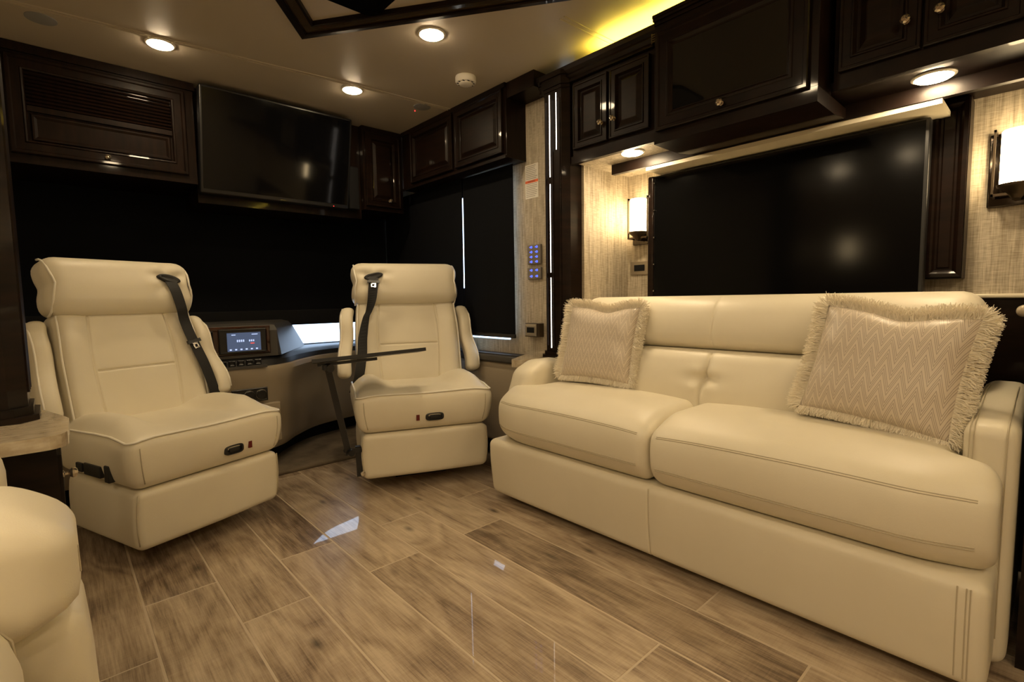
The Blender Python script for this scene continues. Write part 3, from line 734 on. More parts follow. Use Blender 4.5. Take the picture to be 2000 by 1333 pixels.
for i in range(9):
    x = .46+.043*i
    if 3 == i: continue
    vs, fs = ring_panel((x, 2.989, .616), UX, UZ, NY, .034, .030, [(0, 0), (0, .006), (.004, .010), (.010, .006)]); r = link('rocker_switch', vs, fs, M['black'], t)
G().box(.600, .614, 2.982, 2.992, .628, .636).obj('indicator', M['amberled'], t)
# climate panel, knobs, drawers on the lower console
vs, fs = ring_panel((.68, 2.982, .412), UX, UZ, NY, .18, .075, [(0, 0), (0, .006), (.004, .009), (.010, .007)]); cpn = link('climate_panel', vs, fs, M['black'], t)
for x in (.765, .825):
    G().lathe([(.026, 0), (.026, -.010), (.022, -.014), (.001, -.014)], (x, 2.975, .45), 1, 20).obj('dial', M['black'], cpn, smooth=True)
    G().lathe([(.0275, 0), (.0275, -.004), (.0262, -.004)], (x, 2.975, .45), 1, 24).obj('dial_ring', M['chrome'], cpn, smooth=True)
G().lathe([(.028, 0), (.028, -.008), (.022, -.014), (.001, -.014)], (.588, 2.988, .445), 1, 22).obj('dial_knob', M['black'], t, smooth=True)
G().lathe([(.014, 0), (.014, -.006), (.007, -.009), (.007, -.02), (.012, -.024), (.001, -.026)], (.652, 2.988, .445), 1, 18).obj('push_knob', M['black'], t, smooth=True)
for z in (.29, .17):
    g = G(); rbox(g, .60, .925, 2.972, 3.01, z, z+.105, .008, (2, 1, 1)); g.obj('drawer', M['dashbeige'], t, smooth=True)

# ================================================================== CAPTAIN CHAIRS
def chair(name_label, loc, rz, s, kx=1.0, kz=1.0, grp='captain chairs'):
    """s=+1: belt on the +x side. local x right, y towards the back, z up"""
    t = thing('captain_chair', name_label, 'chair', loc, rz, grp)
    def P(o): o.scale = (1, 1, 1); return o
    def K(p): return Vector((p[0]*kx, p[1], p[2]*kz))
    def emit(g, nm, mt, par=t, sm='full', lab=None):
        g.v = [K(v) for v in g.v]; return g.obj(nm, mt, par, local=True, smooth=sm, label=lab)
    # pedestal
    g = G(); g.box(-.12, .12, .22, .42, .0, .10); emit(g, 'pedestal', M['blackm'], sm=False)
    # base skirt
    def fb(p):
        x, y, z = p; k = 1+.03*math.sin(PI*min(max((z-.08)/.22, 0), 1)); yy = y-.010*gs(x, .22)*(y < .1)
        return (x*k, yy-.012*(z-.08)/.22*(y < .25), z)
    g = G(); rbox(g, -.275, .275, .0, .50, .075, .298, .028, (14, 10, 6), fb); emit(g, 'base_skirt', M['leather'])
    g = G()
    for sx_ in (-1, 1): emit(G().tube([fb((sx_*.268, .006, z)) for z in (.10, .15, .2, .25, .285)], .0022, 6), 'skirt_seam', M['seam'])
    # seat cushion
    def fs_(p):
        x, y, z = p
        h = min(max((z-.30)/.19, 0), 1)
        k = 1+.075*h
        wing = ss(.11, .20, abs(x))*(1-.85*ss(.215, .28, abs(x)))*ss(.0, .16, y)*(1-.45*ss(.30, .5, y))
        top = h**2
        crown = .014*(1-(x/.3)**2)
        zz = z+top*(.050*wing - .012*ss(.05, .3, y)*(1-wing)) + top*crown*.4 - top*.010*ss(.2, .28, abs(x))*ss(.14, .0, y) - top*.008*gs(x, .15)*ss(.10, .0, y)
        belly = .020*math.sin(PI*h)*(gs(x, .3))
        yy = y-(belly+.018*h)*ss(.12, .0, y)
        return (x*k + .012*math.sin(PI*h)*(1 if x > 0 else -1)*ss(.2, .28, abs(x)), yy, zz)
    g = G(); rbox(g, -.278, .278, -.012, .53, .300, .492, .036, (26, 22, 8), fs_); seat = emit(g, 'seat_cushion', M['leather'])
    # piping round the top edge
    pth = []
    r = .036; e = .007
    for y in (.50, .4, .3, .2, .1, .05): pth.append((-.278+e, y, .492-e))
    for q in range(1, 6):
        a = PI/2*q/6; pth.append((-.278+r-(r-e*.6)*math.cos(a), -.012+r-(r-e*.6)*math.sin(a), .492-e))
    for i in range(15): pth.append((-.235+.47*i/14, -.012+e, .492-e))
    for q in range(1, 6):
        a = PI/2*(1-q/6); pth.append((.278-r+(r-e*.6)*math.cos(a), -.012+r-(r-e*.6)*math.sin(a), .492-e))
    for y in (.05, .1, .2, .3, .4, .5): pth.append((.278-e, y, .492-e))
    g = G().tube([fs_(p) for p in pth], .0042, 8); emit(g, 'seat_piping', M['piping'], seat)
    g = G()
    for sx_ in (-1, 1): emit(G().tube([Vector(fs_((sx_*.245, -.012, z)))+Vector((0, -.0005, 0)) for z in (.325, .35, .38, .41, .44, .46)], .0018, 6), 'seat_seam', M['seam'], seat)
    # backrest: local height h 0..  lean
    lean = math.radians(13.5); y0, z0 = .455, .475
    def LB(x, d, h):   # d: depth from the front face (negative is forward), h height along the back
        return Vector((x, y0+d*math.cos(lean)+h*math.sin(lean), z0-d*math.sin(lean)+h*math.cos(lean)))
    SX, HZ = .145, .215
    def fbk(p):
        x, d, h = p; front = ss(.09, .0, d)
        ax = abs(x); taper = 1-.05*ss(.25, .5, h)+.0*h
        bulge = -.030*ss(SX-.01, .225, ax)*(1-ss(.235, .275, ax)*.6)*(1-.6*ss(.33, .46, h))
        pad = -.010*gs(x, .13)*math.sin(PI*min(max(h/.45, 0), 1))
        gr = .0075*gs(ax-SX-.012*math.sin(h*6), .0042) + .0075*gs(h-HZ, .004)*(ax < SX)
        return LB(x*taper, d+front*(bulge+pad+gr), h)
    ex = [sg*(SX+k_) for sg in (-1, 1) for k_ in (-.012, -.008, -.005, -.0025, 0, .0025, .005, .008, .012, .016, .02)]
    g = G(); rbox(g, -.265, .265, .0, .13, -.03, .47, .035, (26, 4, 26), fbk, (ex, (), [HZ+k_ for k_ in (-.009, -.006, -.003, 0, .003, .006, .009)]))
    bk = emit(g, 'backrest', M['leather'])
    g = G()
    for sx_ in (-1, 1): emit(G().tube([fbk((sx_*.258, .004, h)) for h in [.0+.045*i for i in range(11)]], .0042, 8), 'back_piping', M['piping'], bk)
    # head bolster
    sxh = .165*s
    def fh(p):
        x, d, h = p; front = ss(.12, -.01, d)
        dim = .55*gs(x-sxh, .05)*gs(h-.600, .04)
        rad = 0
        ang = math.atan2(h-.600, x-sxh)
        rad = .006*math.sin(ang*5)*gs(math.hypot(x-sxh, h-.6)-.06, .03)
        roll = -.018*math.sin(PI*min(max((h-.45)/.24, 0), 1))
        pinch = -.010*gs(h-.575, .03)*ss(.2, .27, abs(x))*(1 if x > 0 else -1)
        return LB(x+pinch, d+front*(roll+.028*dim+rad), h)
    g = G(); rbox(g, -.272, .272, -.045, .115, .450, .695, .055, (30, 6, 18), fh); hd = emit(g, 'headrest', M['leather'])
    g = G()
    for sx_ in (-1, 1):
        pp = []
        for q in range(0, 15):
            a = -PI/2+PI*q/14
            pp.append(fh((sx_*.257, .035-.076*math.cos(a), .5725+.118*math.sin(a))))
        emit(G().tube(pp, .0042, 8), 'headrest_piping', M['piping'], hd)
    # folded-up armrests
    for sx_ in (-1, 1):
        def fa(p):
            x, d, h = p
            k = (h-.05)/.40
            fw_ = -.050*ss(.55, .12, k)*1.0 + .035*ss(.7, 1.0, k)
            return LB(x + sx_*(.020*ss(.6, .15, k)-.012*ss(.8, 1, k)), d+fw_, h)
        xa, xb = sorted((sx_*.272, sx_*.338))
        g = G(); rbox(g, xa, xb, -.010, .105, .035, .445, .028, (3, 4, 14), fa); ar = emit(g, 'armrest', M['leather'])
        g = G()
        xo = sx_*.331
        loop = []
        g.tube([fa((xo, -.004, h)) for h in [.062+.04*i for i in range(9)]] + [fa((xo, .02, .436)), fa((xo, .05, .442))], .0038, 8)
        emit(g, 'armrest_piping', M['piping'], ar)
    # shoulder belt
    B = t
    g = G()
    c = fh((sxh, -.045, .600))
    nrm = Vector((0, -math.cos(lean), math.sin(lean))); upv = Vector((0, math.sin(lean), math.cos(lean)))
    vs = []; ring = 20
    for (ra, rb, dd) in ((.047, .019, -.006), (.047, .019, .018), (.042, .015, .022), (.030, .008, .017)):
        for k in range(ring):
            a = 2*PI*k/ring; vs.append(c+Vector((1, 0, 0))*ra*math.cos(a)+upv*(rb*math.sin(a)+.010*math.cos(a)*-s)+nrm*dd)
    fs = [(i*ring+k, i*ring+(k+1) % ring, (i+1)*ring+(k+1) % ring, (i+1)*ring+k) for i in range(3) for k in range(ring)] + [tuple(range(3*ring, 4*ring))]
    g.add(vs, fs); emit(g, 'belt_guide', M['black'])
    g = G()
    if s > 0: cps = [(sxh, -.062, .596), (.176, -.074, .54), (.190, -.066, .46), (.203, -.046, .40), (.222, -.048, .30), (.250, -.052, .18), (.276, -.040, .05), (.288, -.01, -.02)]
    else: cps = [(sxh, -.064, .596), (-.170, -.078, .54), (-.180, -.070, .46), (-.196, -.052, .40), (-.212, -.048, .36), (-.232, -.050, .25), (-.240, -.046, .15), (-.262, -.03, .02), (-.285, .02, -.05)]
    path = bez([LB(a, b_, h) for a, b_, h in cps], 6)
    hw = .023
    vs = []; fs = []
    n = len(path)
    for i, p in enumerate(path):
        tn = (path[min(i+1, n-1)]-path[max(i-1, 0)]).normalized()
        tw = 0 if s > 0 else .95*gs((i/n)-.42, .22)
        wv = nrm.cross(tn).normalized(); wv = (wv*math.cos(tw)+nrm*math.sin(tw)).normalized(); nn = tn.cross(wv)
        for a, b_ in ((-1, -1), (1, -1), (1, 1), (-1, 1)): vs.append(p+wv*hw*a+nn*.0012*b_)
    for i in range(n-1):
        for k in range(4): fs.append((i*4+k, i*4+(k+1) % 4, (i+1)*4+(k+1) % 4, (i+1)*4+k))
    fs += [(0, 3, 2, 1), tuple(range((n-1)*4, n*4))]
    g.add(vs, fs); sb = emit(g, 'seat_belt', M['belt'], sm=False)
    # buckle tongue
    i = int(n*(.56 if s > 0 else .10)); p = path[i]; tn = (path[i+1]-path[i-1]).normalized(); wv = nrm.cross(tn).normalized(); nn = nrm
    if wv.x < 0: wv = -wv
    def obx(c_, a, b_, c2): return [c_+wv*x*a+tn*y*b_+nn*z*c2 for x in (-1, 1) for y in (-1, 1) for z in (-1, 1)]
    BF = [(0, 1, 3, 2), (4, 6, 7, 5), (0, 4, 5, 1), (2, 3, 7, 6), (0, 2, 6, 4), (1, 5, 7, 3)]
    g = G(); g.add(obx(p+nn*.004, .030, .008, .006), BF); emit(g, 'tongue_cover', M['black'], sb, sm=False)
    g = G(); q = p+tn*.020+nn*.006
    g.add(obx(q-wv*.009, .003, .014, .0015), BF); g.add(obx(q+wv*.009, .003, .014, .0015), BF); g.add(obx(q+tn*.012, .012, .003, .0015), BF); g.add(obx(q-tn*.008, .012, .004, .0015), BF)
    emit(g, 'tongue', M['chrome'], sb, sm=False, lab='metal belt tongue')
    # oval seat control and red rocker on the front of the cushion
    cx = .060*s if s > 0 else .030
    def onfront(x, z, off): v = Vector(fs_((x, -.012, z))); v.y -= off; return v
    g = G(); vs = []; ring = 28
    for sc_, off in ((1.0, -.004), (1.0, .004), (.88, .007), (.74, .007), (.70, .001)):
        for k in range(ring):
            a = 2*PI*k/ring; ca, sa = math.cos(a), math.sin(a)
            ex_ = .040*sc_*math.copysign(abs(ca)**.5, ca); ez = .0195*sc_*math.copysign(abs(sa)**.6, sa)
            v = onfront(cx+ex_, .365+ez, 0); v = Vector((cx*1.03+ex_, onfront(cx, .365, 0).y-off-.0*ez, .365+ez)); vs.append(v)
    fs = [(i*ring+k, i*ring+(k+1) % ring, (i+1)*ring+(k+1) % ring, (i+1)*ring+k) for i in range(4) for k in range(ring)] + [tuple(range(4*ring, 5*ring))]
    g.add(vs, fs); ctl = emit(g, 'seat_control', M['black'], sm=True, lab='black oval power seat control')
    v = onfront(cx, .365, 0); g = G(); rbox(g, cx-.020, cx+.022, v.y-.008, v.y-.001, .357, .374, .003, (1, 1, 1)); emit(g, 'toggle', M['grey'] if False else M['black'], ctl)
    x_ = cx+.072*(1 if s > 0 else -1)
    v = onfront(x_, .365, 0); g = G().box(x_-.007, x_+.007, v.y-.005, v.y+.004, .352, .380); emit(g, 'red_rocker', M['red'], sm=False, lab='small red rocker switch')
    # side controls low on the left flank
    if s > 0:
        xs = fs_((-.278, .2, .358))[0]-.006
        for ya, yb, za, zb in ((.30, .345, .336, .370), (.165, .285, .332, .376), (.105, .135, .324, .386)):
            g = G(); rbox(g, xs-.004, xs+.03, ya, yb, za, zb, .004, (1, 1, 1)); emit(g, 'side_switch', M['black'])
    return t
chair('cream leather captain chair nearest the left column, belt on its right side', (.434, 2.244, 0), math.radians(19.8), 1, 1.02, 1.0)
chair('cream leather captain chair beside the sofa, with the folding tray at its side', (1.36, 2.14, 0), math.radians(-22.6), -1, 1.15, 1.025)

# folding tray table on the passenger chair
t = thing('folding_table', 'black folding tray table on an arm beside the far captain chair', 'table', (.98, 2.30, 0))
A0 = Vector((.83, 2.22, .685)); A1 = Vector((1.30, 2.03, .715))
ud = (A1-A0).normalized(); vd = Vector((.52, .85, 0)); vd = (vd-ud*vd.dot(ud)).normalized()*.985+Vector((0, 0, -.115)); nd = ud.cross(vd).normalized()
def slab(g, c0, L, Wd, T, off=0):
    vs = [c0+ud*a*L+vd*b_*Wd+nd*(off+c_*T) for a in (0, 1) for b_ in (0, 1) for c_ in (0, 1)]
    g.add(vs, [(0, 1, 3, 2), (4, 6, 7, 5), (0, 4, 5, 1), (2, 3, 7, 6), (0, 2, 6, 4), (1, 5, 7, 3)]); return g
L_ = (A1-A0).length
slab(G(), A0, L_, .26, .016).obj('tray', M['black'], t)
slab(G(), A0+ud*.02+vd*.05, L_*.52, .10, .014, -.018).obj('slide_rail', M['black'], t)
G().lathe([(.012, 0), (.012, .02), (.001, .022)], tuple(A0+ud*.05+vd*.0-Vector((0, 0, .035))), 2, 14).obj('knob', M['black'], t, smooth=True)
def bar(g, a, b_, wx, wy):
    a = Vector(a); b_ = Vector(b_); d_ = (b_-a).normalized(); u_ = Vector((ud.x, ud.y, 0)).normalized(); u_ = (u_-d_*u_.dot(d_)).normalized(); v_ = d_.cross(u_)
    vs = [p+u_*x*wx+v_*y*wy for p in (a, b_) for x, y in ((-1, -1), (1, -1), (1, 1), (-1, 1))]
    g.add(vs, [(3, 2, 1, 0), (4, 5, 6, 7)]+[(k, (k+1) % 4, (k+1) % 4+4, k+4) for k in range(4)]); return g
bar(G(), (.905, 2.24, .672), (1.005, 2.275, .225), .014, .012).obj('arm', M['black'], t)
bar(G(), (1.0, 2.285, .235), (1.07, 2.275, .232), .012, .012) .obj('elbow', M['black'], t)
bar(G(), (1.058, 2.285, .25), (1.062, 2.285, .10), .014, .012).obj('bracket', M['black'], t)
g = G().tube([(.905, 2.20, .655), (.905, 2.26, .655)], .018, 14); g.tube([(1.005, 2.24, .235), (1.005, 2.30, .235)], .016, 14); g.obj('hinge', M['black'], t, smooth=True)
G().lathe([(.007, 0), (.007, -.02), (.012, -.024), (.001, -.027)], (1.06, 2.27, .12), 1, 12).obj('bolt', M['chrome'], t, smooth=True)

# ================================================================== SOFA
t = thing('sofa', 'long cream leather sofa with double stitched seat cushions', 'sofa', (1.85, .93, 0))
XF = 1.478
def fbs(p):
    x, y, z = p; k = ss(1.75, 1.5, x)
    return (x+.022*ss(.30, .0, z)*k-.006*math.sin(PI*min(max(z/.3, 0), 1))*k, y, z)
g = G(); rbox(g, XF, 1.90, .072, 1.80, .035, .300, .030, (6, 24, 8), lambda p: Vector(fbs(p))+Vector((.004*gs(p[1]-.935, .0035)*ss(1.6, 1.48, p[0]), 0, 0)), ((), (.925, .929, .932, .935, .938, .941, .945), ())); g.obj('base_panel', M['leather'], t, smooth='full')
G().tube([Vector(fbs((XF+.003, .935, z))) for z in (.045, .1, .15, .2, .25, .29)], .0012, 6).obj('base_seam', M['seam'], t, smooth=True)
G().box(1.58, 1.88, .12, 1.76, 0.0, .05).obj('plinth', M['blackm'], t)
g = G()
for yy in (.105, .112, .128): G().tube([fbs((XF-.0003, yy, z)) for z in (.06, .1, .15, .2, .25, .285)], .0014, 6).obj('base_seam', M['seam'], t, smooth=True)
# seat cushions with T fronts
def fseat(y0, y1, right):
    yc = (y0+y1)/2; hl = (y1-y0)/2
    def f(p):
        x, y, z = p
        h = (z-.305)/.235; top = ss(.55, 1.0, h)
        e = 1-((y-yc)/hl)**2
        inn = 0
        zz = z + top*(.020*(max(e, 0)**.6) - .045*ss(1.62, 1.455, x)*1.0)
        xx = x + (-.020*math.sin(PI*min(max(h, 0), 1))+.020*ss(.3, .0, h))*ss(1.62, 1.475, x)
        yy = y
        # ends step in behind the T front
        if right: yy = y + (.085*ss(1.60, 1.68, x))*ss(y0+.18, y0, y)
        else: yy = y - (.10*ss(1.60, 1.68, x))*ss(y1-.18, y1, y)
        # outer front corner rounds away
        en = ss(y0+.22, y0, y) if right else ss(y1-.22, y1, y)
        xx = xx + .045*en*en*ss(1.62, 1.46, x)
        return (xx, yy, zz)
    return f
for nm, a, b_, rt in (('left', .938, 1.765, False), ('right', .070, .932, True)):
    f_ = fseat(a, b_, rt)
    g = G(); rbox(g, 1.475, 1.98, a, b_, .302, .540, .042, (18, 26, 10), f_); sc = g.obj('seat_cushion', M['leather'], t, smooth='full')
    g = G()
    for zz in (.505, .512, .368, .375):
        pts = []
        for i in range(25):
            y = a+.035+(b_-a-.07)*i/24; x = 1.475
            if zz > .5: x = 1.475+.042-math.sqrt(max(.042**2-(zz-.498)**2, 0))
            pts.append(Vector(f_((x, y, zz)))-Vector((.0006, 0, 0)))
        g.tube(pts, .0014, 5)
    g.obj('double_stitching', M['seam'], sc, smooth=True)
# back: lower tufted cushions, upper roll
def fback(p):
    x, y, z = p
    lean = (z-.50)*.30
    k = ss(2.00, 1.80, x)
    tuft = 0
    for ty in (.50, .925, 1.30):
        r = math.hypot((y-ty)/1.0, (z-.632)/.8); tuft += .040*gs(r, .030)
        a = math.atan2(z-.632, y-ty); tuft += .006*math.cos(a*4)*gs(r-.05, .035)
        tuft += .011*gs(y-ty-.010*math.sin((z-.5)*22), .006)*ss(.50, .54, z)
    puff = -.020*math.sin(PI*min(max((z-.50)/.24, 0), 1))
    return (x+lean+k*(tuft+puff), y, z)
ey = [ty+k_ for ty in (.50, .925, 1.30) for k_ in (-.06, -.045, -.03, -.02, -.014, -.009, -.005, 0, .005, .009, .014, .02, .03, .045, .06)]
g = G(); rbox(g, 1.815, 2.06, .160, 1.630, .49, .738, .035, (3, 34, 22), fback, ((), ey, ())); g.obj('lower_backrest', M['leather'], t, smooth='full')
def ftop(p):
    x, y, z = p
    lean = (z-.50)*.30; k = ss(2.05, 1.80, x); e = ss(.22, .12, y)+ss(1.56, 1.66, y)
    return (x+lean-.022*k*math.sin(PI*min(max((z-.735)/.22, 0), 1))+.006*gs(y-.925, .006)*k, y, z-.012*e*ss(.80, .96, z))
g = G(); rbox(g, 1.83, 2.05, .150, 1.625, .738, .955, .060, (4, 30, 10), ftop, ((), [.913, .919, .925, .931, .937], ())); g.obj('upper_backrest', M['leather'], t, smooth='full')
# arms
def farm_r(p):
    x, y, z = p
    drop = .050*ss(2.0, 1.64, x)
    return (x-.012*math.sin(PI*min(max(z/.6, 0), 1))*ss(1.8, 1.66, x), y, z-drop*ss(.3, .66, z))
g = G(); rbox(g, 1.662, 2.20, .050, .152, .02, .675, .034, (10, 4, 12), farm_r); aR = g.obj('armrest', M['leather'], t, smooth='full')
g = G()
for yy in (.0705, .131, .1385):
    pth = [farm_r((1.6615, yy, z)) for z in (.1, .2, .3, .4, .5, .58, .635)]
    pth += [farm_r((1.662+.034*(1-math.cos(a)), yy, .641+.034*math.sin(a))) for a in (.4, .8, 1.2, 1.57)]
    pth += [farm_r((x, yy, .6755)) for x in (1.75, 1.85, 1.95, 2.05)]
    g.tube([Vector(q_)+Vector((-.0005, 0, .0004)) for q_ in pth], .0014, 5)
g.obj('double_stitching', M['seam'], aR, smooth=True)
def farm_l(p):
    x, y, z = p
    return (x+.05*ss(.45, .66, z)*ss(1.75, 1.58, x), y, z-.03*ss(1.75, 1.58, x)*ss(.4, .65, z))
g = G(); rbox(g, 1.575, 1.90, 1.668, 1.802, .28, .655, .050, (10, 4, 12), farm_l); g.obj('armrest', M['leather'], t, smooth='full')

# ================================================================== THROW PILLOWS
def pillow(label, C0, U, V, w, h, puff, seed, crush=.0):
    rnd = random.Random(seed)
    U = Vector(U).normalized(); V = Vector(V); V = (V-U*V.dot(U)).normalized(); Nn = U.cross(V).normalized()
    C0 = Vector(C0)
    t = thing('throw_pillow', label, 'pillow', tuple(C0), 0, 'fringed chevron throw pillows on the sofa')
    n = 40; vs = []; uv = []; fs = []
    def surf(a, b_, side):
        # edges pull in, corners stay out
        ea = 1-.10*(1-b_*b_)*1.0*abs(a)**3*.55; eb = 1-.11*(1-a*a)*abs(b_)**3*.55
        sag = -.019*gs(a-.12, .35)*ss(.2, 1, b_)
        x = a*ea*w/2; y = b_*eb*h/2+sag
        th = puff*max((1-a**4)*(1-b_**4), 0)**.55
        wr = .0035*math.sin(9*b_+3*a+seed)*ss(.35, .9, abs(a))*(1-a**8)
        return C0+U*x+V*y+Nn*(side*th + wr*side)
    for side in (1, -1):
        for i in range(n+1):
            for j in range(n+1):
                a = -1+2*i/n; b_ = -1+2*j/n; vs.append(surf(a, b_, side)); uv.append((i/n, j/n))
    m_ = (n+1)**2
    for k, off in enumerate((0, m_)):
        for i in range(n):
            for j in range(n):
                q = (off+i*(n+1)+j, off+(i+1)*(n+1)+j, off+(i+1)*(n+1)+j+1, off+i*(n+1)+j+1)
                fs.append(q if k == 0 else q[::-1])
    link('cover', vs, fs, M['chevron'], t, smooth='full', uvs=uv, label='taupe and cream chevron satin cover')
    # brush fringe: many thin tapered threads round the edge
    vs = []; fs = []
    def edge(s_):
        s_ = s_ % 4
        if s_ < 1: a, b_, ou = -1+2*s_, -1, -V
        elif s_ < 2: a, b_, ou = 1, -1+2*(s_-1), U
        elif s_ < 3: a, b_, ou = 1-2*(s_-2), 1, V
        else: a, b_, ou = -1, 1-2*(s_-3), -U
        return surf(a*.985, b_*.985, 0), ou, a, b_
    N_T = 13000
    for k in range(N_T):
        p, ou, a, b_ = edge(4*k/N_T+rnd.uniform(-.002, .002))
        # corners fan outward
        d = (ou + (U*a*ss(.85, 1, abs(a))+V*b_*ss(.85, 1, abs(b_)))*.55).normalized()
        clump = math.sin(k*.021+seed)*.35+math.sin(k*.0073)*.3
        tilt = rnd.gauss(0, .30)
        side = U.cross(V)*rnd.gauss(0, .42)
        along = Nn.cross(d)*(tilt+clump*.25)
        L = rnd.uniform(.028, .046)*(1.0 if b_ > -.95 else .62)
        dd = (d+side+along+Vector((0, 0, -.12))).normalized()
        q0 = p+Nn*rnd.uniform(-.007, .007); mid = q0+dd*L*.55; dd2 = (dd+Vector((rnd.gauss(0, .25), rnd.gauss(0, .25), rnd.gauss(-.15, .25)))).normalized(); tip = mid+dd2*L*.5
        wv = dd.cross(Nn); wv = (wv+Nn*rnd.uniform(-.8, .8)).normalized()*.0011
        i0 = len(vs)
        vs += [q0-wv, q0+wv, mid+wv*.9, mid-wv*.9, tip+wv*.7, tip-wv*.7]
        fs += [(i0, i0+1, i0+2, i0+3), (i0+3, i0+2, i0+4, i0+5)]
    fr = link('fringe', vs, fs, M['fringe'], t, label='cream brush fringe'); fr['kind'] = 'stuff'
    return t
pillow('smaller-looking fringed chevron pillow leaning at the left end of the sofa', (1.845, 1.425, .745), (.10, -.98, -.02), (.26, .06, .95), .365, .345, .055, 3)
pillow('fringed chevron pillow at the right end of the sofa against the right arm', (1.800, .348, .735), (-.12, -.985, -.10), (.30, -.10, .95), .385, .345, .058, 8)

# ================================================================== RIGHT: CABINET BESIDE THE SOFA
t = thing('side_cabinet', 'dark cabinet with rounded stone top at the right end of the sofa', 'cabinet', (2.1, -.2, 0))
G().box(1.74, 2.36, -.70, .035, .0, .875).obj('cabinet_body', M['wood'], t)
g = G(); rbox(g, 2.03, 2.36, -.72, .088, .878, .912, .016, (4, 6, 1)); g.obj('counter_top', M['stone'], t, smooth='full', label='rounded beige stone top')

# ================================================================== LEFT: COUNTER AND RECLINER
t = thing('counter_cabinet', 'dark cabinet with polished stone countertop under the left column', 'cabinet', (-.3, 1.45, 0))
pts = [(-.85, 1.31)] + [(-.03+.038*math.cos(a)-.0, 1.352+.042*math.sin(a)) for a in [math.radians(-90+15*i) for i in range(7)]] + [(.012, 1.50), (.004, 1.535), (-.03, 1.66), (-.44, 1.68), (-.44, 1.61), (-.85, 1.61)]
g = G().prism(pts, 2, .673, .700); g.obj('countertop', M['stone'], t, label='polished beige stone top')
G().box(-.85, -.012, 1.345, 1.60, .0, .673).obj('cabinet_body', M['wood'], t)
vs, fs = ring_panel((-.012, 1.36, .03), (0, 1, 0), UZ, (1, 0, 0), .22, .62, [(0, 0), (0, .006), (.02, .006), (.026, .002)]); dr = link('door', vs, fs, M['wood'], t)
knob_on(Vector((-.006, 1.385, .603)), (1, 0, 0), dr, .85)

t = thing('recliner', 'cream leather recliner end with padded arms in the lower left corner', 'armchair', (-.4, .9, 0))
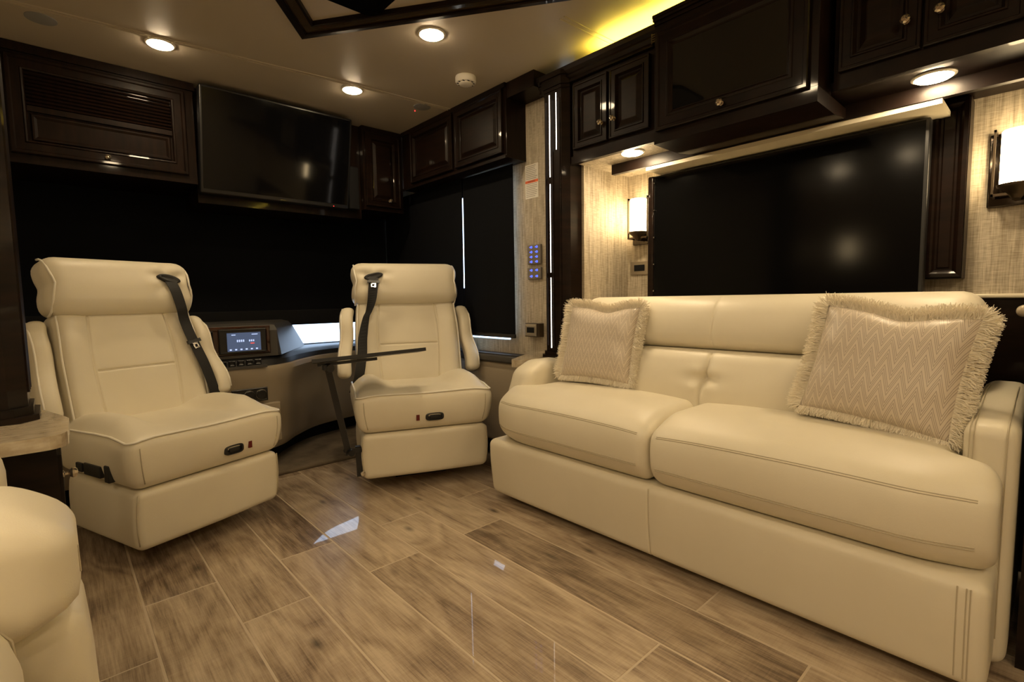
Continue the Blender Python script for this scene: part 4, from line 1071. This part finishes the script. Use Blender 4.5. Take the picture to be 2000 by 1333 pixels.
# padded arm: side profile in x-z, swept over y
def sweep(prof, y0, y1, r, mt, nm, par, bulge=.0, wr=0, seed=1):
    """closed profile (x,z) swept along y with rounded ends"""
    P = bez([(x, 0, z) for x, z in prof]+[(prof[0][0], 0, prof[0][1])], 6)[:-1]
    cx = sum(p.x for p in P)/len(P); cz = sum(p.z for p in P)/len(P); n = len(P); vs = []; rows = []
    yy = [y0+r*(1-math.cos(PI/2*i/5)) for i in range(6)] + [y0+r+(y1-y0-2*r)*i/10 for i in range(1, 10)] + [y1-r*(1-math.cos(PI/2*i/5)) for i in range(5, -1, -1)]
    for y in yy:
        e = min(y-y0, y1-y); ins = r-math.sqrt(max(r*r-(r-min(e, r))**2, 0))
        for i, p in enumerate(P):
            tn = (P[(i+1) % n]-P[i-1]).normalized(); nm_ = Vector((tn.z, 0, -tn.x))
            if nm_.dot(Vector((p.x-cx, 0, p.z-cz))) < 0: nm_ = -nm_
            q = p-nm_*ins
            if wr: q = q+nm_*wr*math.sin(p.z*130+seed+math.sin(y*18)*2)*gs(p.z-.455, .05)
            vs.append((q.x, y, q.z))
    fs = []
    for j in range(len(yy)-1):
        for i in range(n): fs.append((j*n+i, j*n+(i+1) % n, (j+1)*n+(i+1) % n, (j+1)*n+i))
    L0 = len(yy)-1
    for base, ysg in ((0, -1), (L0*n, 1)):
        prev = base; ring0 = [vs[base+i] for i in range(n)]
        for sc_, off in ((.93, .004), (.75, .010), (.5, .014)):
            st = len(vs)
            for p_ in ring0: vs.append((cx+(p_[0]-cx)*sc_, p_[1]+ysg*off, cz+(p_[2]-cz)*sc_))
            for i in range(n):
                q_ = (prev+i, prev+(i+1) % n, st+(i+1) % n, st+i); fs.append(q_ if ysg > 0 else q_[::-1])
            prev = st
        vs.append((cx, ring0[0][1]+ysg*.015, cz)); c_ = len(vs)-1
        for i in range(n):
            q_ = (prev+i, prev+(i+1) % n, c_); fs.append(q_ if ysg > 0 else q_[::-1])
    return link(nm, vs, fs, mt, par, smooth='full')
def fpad(p):
    x, y, z = p
    fr = ss(-.25, .0, x)
    k = -.030*ss(.60, .69, z)*fr - .026*ss(.535, .49, z)*fr
    wr_ = .0035*math.sin(y*75+math.sin(z*60)*1.5)*gs(z-.515, .025)*ss(-.16, -.02, x)
    return (x+k+wr_, y+.5*wr_, z-.020*ss(-.18, .0, x)*ss(.6, .69, z)+.010*gs(y-1.02, .09)*ss(.62, .69, z))
g = G(); rbox(g, -.62, .006, .905, 1.135, .485, .690, .062, (14, 12, 10), fpad); arm = g.obj('armrest', M['leather'], t, smooth='full')
for off in (0, .008):
    G().tube([Vector(fpad((x, y+off, z))) for x, y, z in ((-.40, .936, .6835), (-.25, .936, .6835), (-.10, .938, .6835), (-.045, .942, .680), (-.018, .950, .664), (-.0035, .955, .640), (.0045, .958, .60), (.0058, .96, .56))], .0013, 5).obj('stitching', M['seam'], arm, smooth=True)
def fpan(p):
    x, y, z = p
    return (x+.012*math.sin(PI*min(max((z-.06)/.43, 0), 1))*ss(-.2, 0, x), y, z)
g = G(); rbox(g, -.60, .006, .965, 1.20, .06, .50, .045, (8, 6, 12), fpan); g.obj('front_panel', M['leather'], t, smooth='full')
def fct(p):
    x, y, z = p
    return (x-.030*ss(.50, .615, z)*ss(-.3, -.055, x)+.008*math.sin(PI*min(max((z-.08)/.4, 0), 1)), y, z+.012*gs(y-.6, .25)*ss(.5, .6, z))
g = G(); rbox(g, -.62, -.055, .30, .900, .08, .612, .070, (10, 12, 12), fct); cu_ = g.obj('seat_cushion', M['leather'], t, smooth='full')
G().tube([Vector(fct((x, .850, z))) for x, z in ((-.40, .6115), (-.2, .6115), (-.125, .6115), (-.085, .603), (-.065, .575), (-.0555, .54), (-.0555, .40), (-.0555, .25), (-.0555, .15))], .0016, 5).obj('seat_seam', M['seam'], cu_, smooth=True)
g = G(); rbox(g, -.62, -.078, 1.14, 1.295, .505, .735, .068, (10, 8, 8)); g.obj('far_armrest', M['leather'], t, smooth='full')
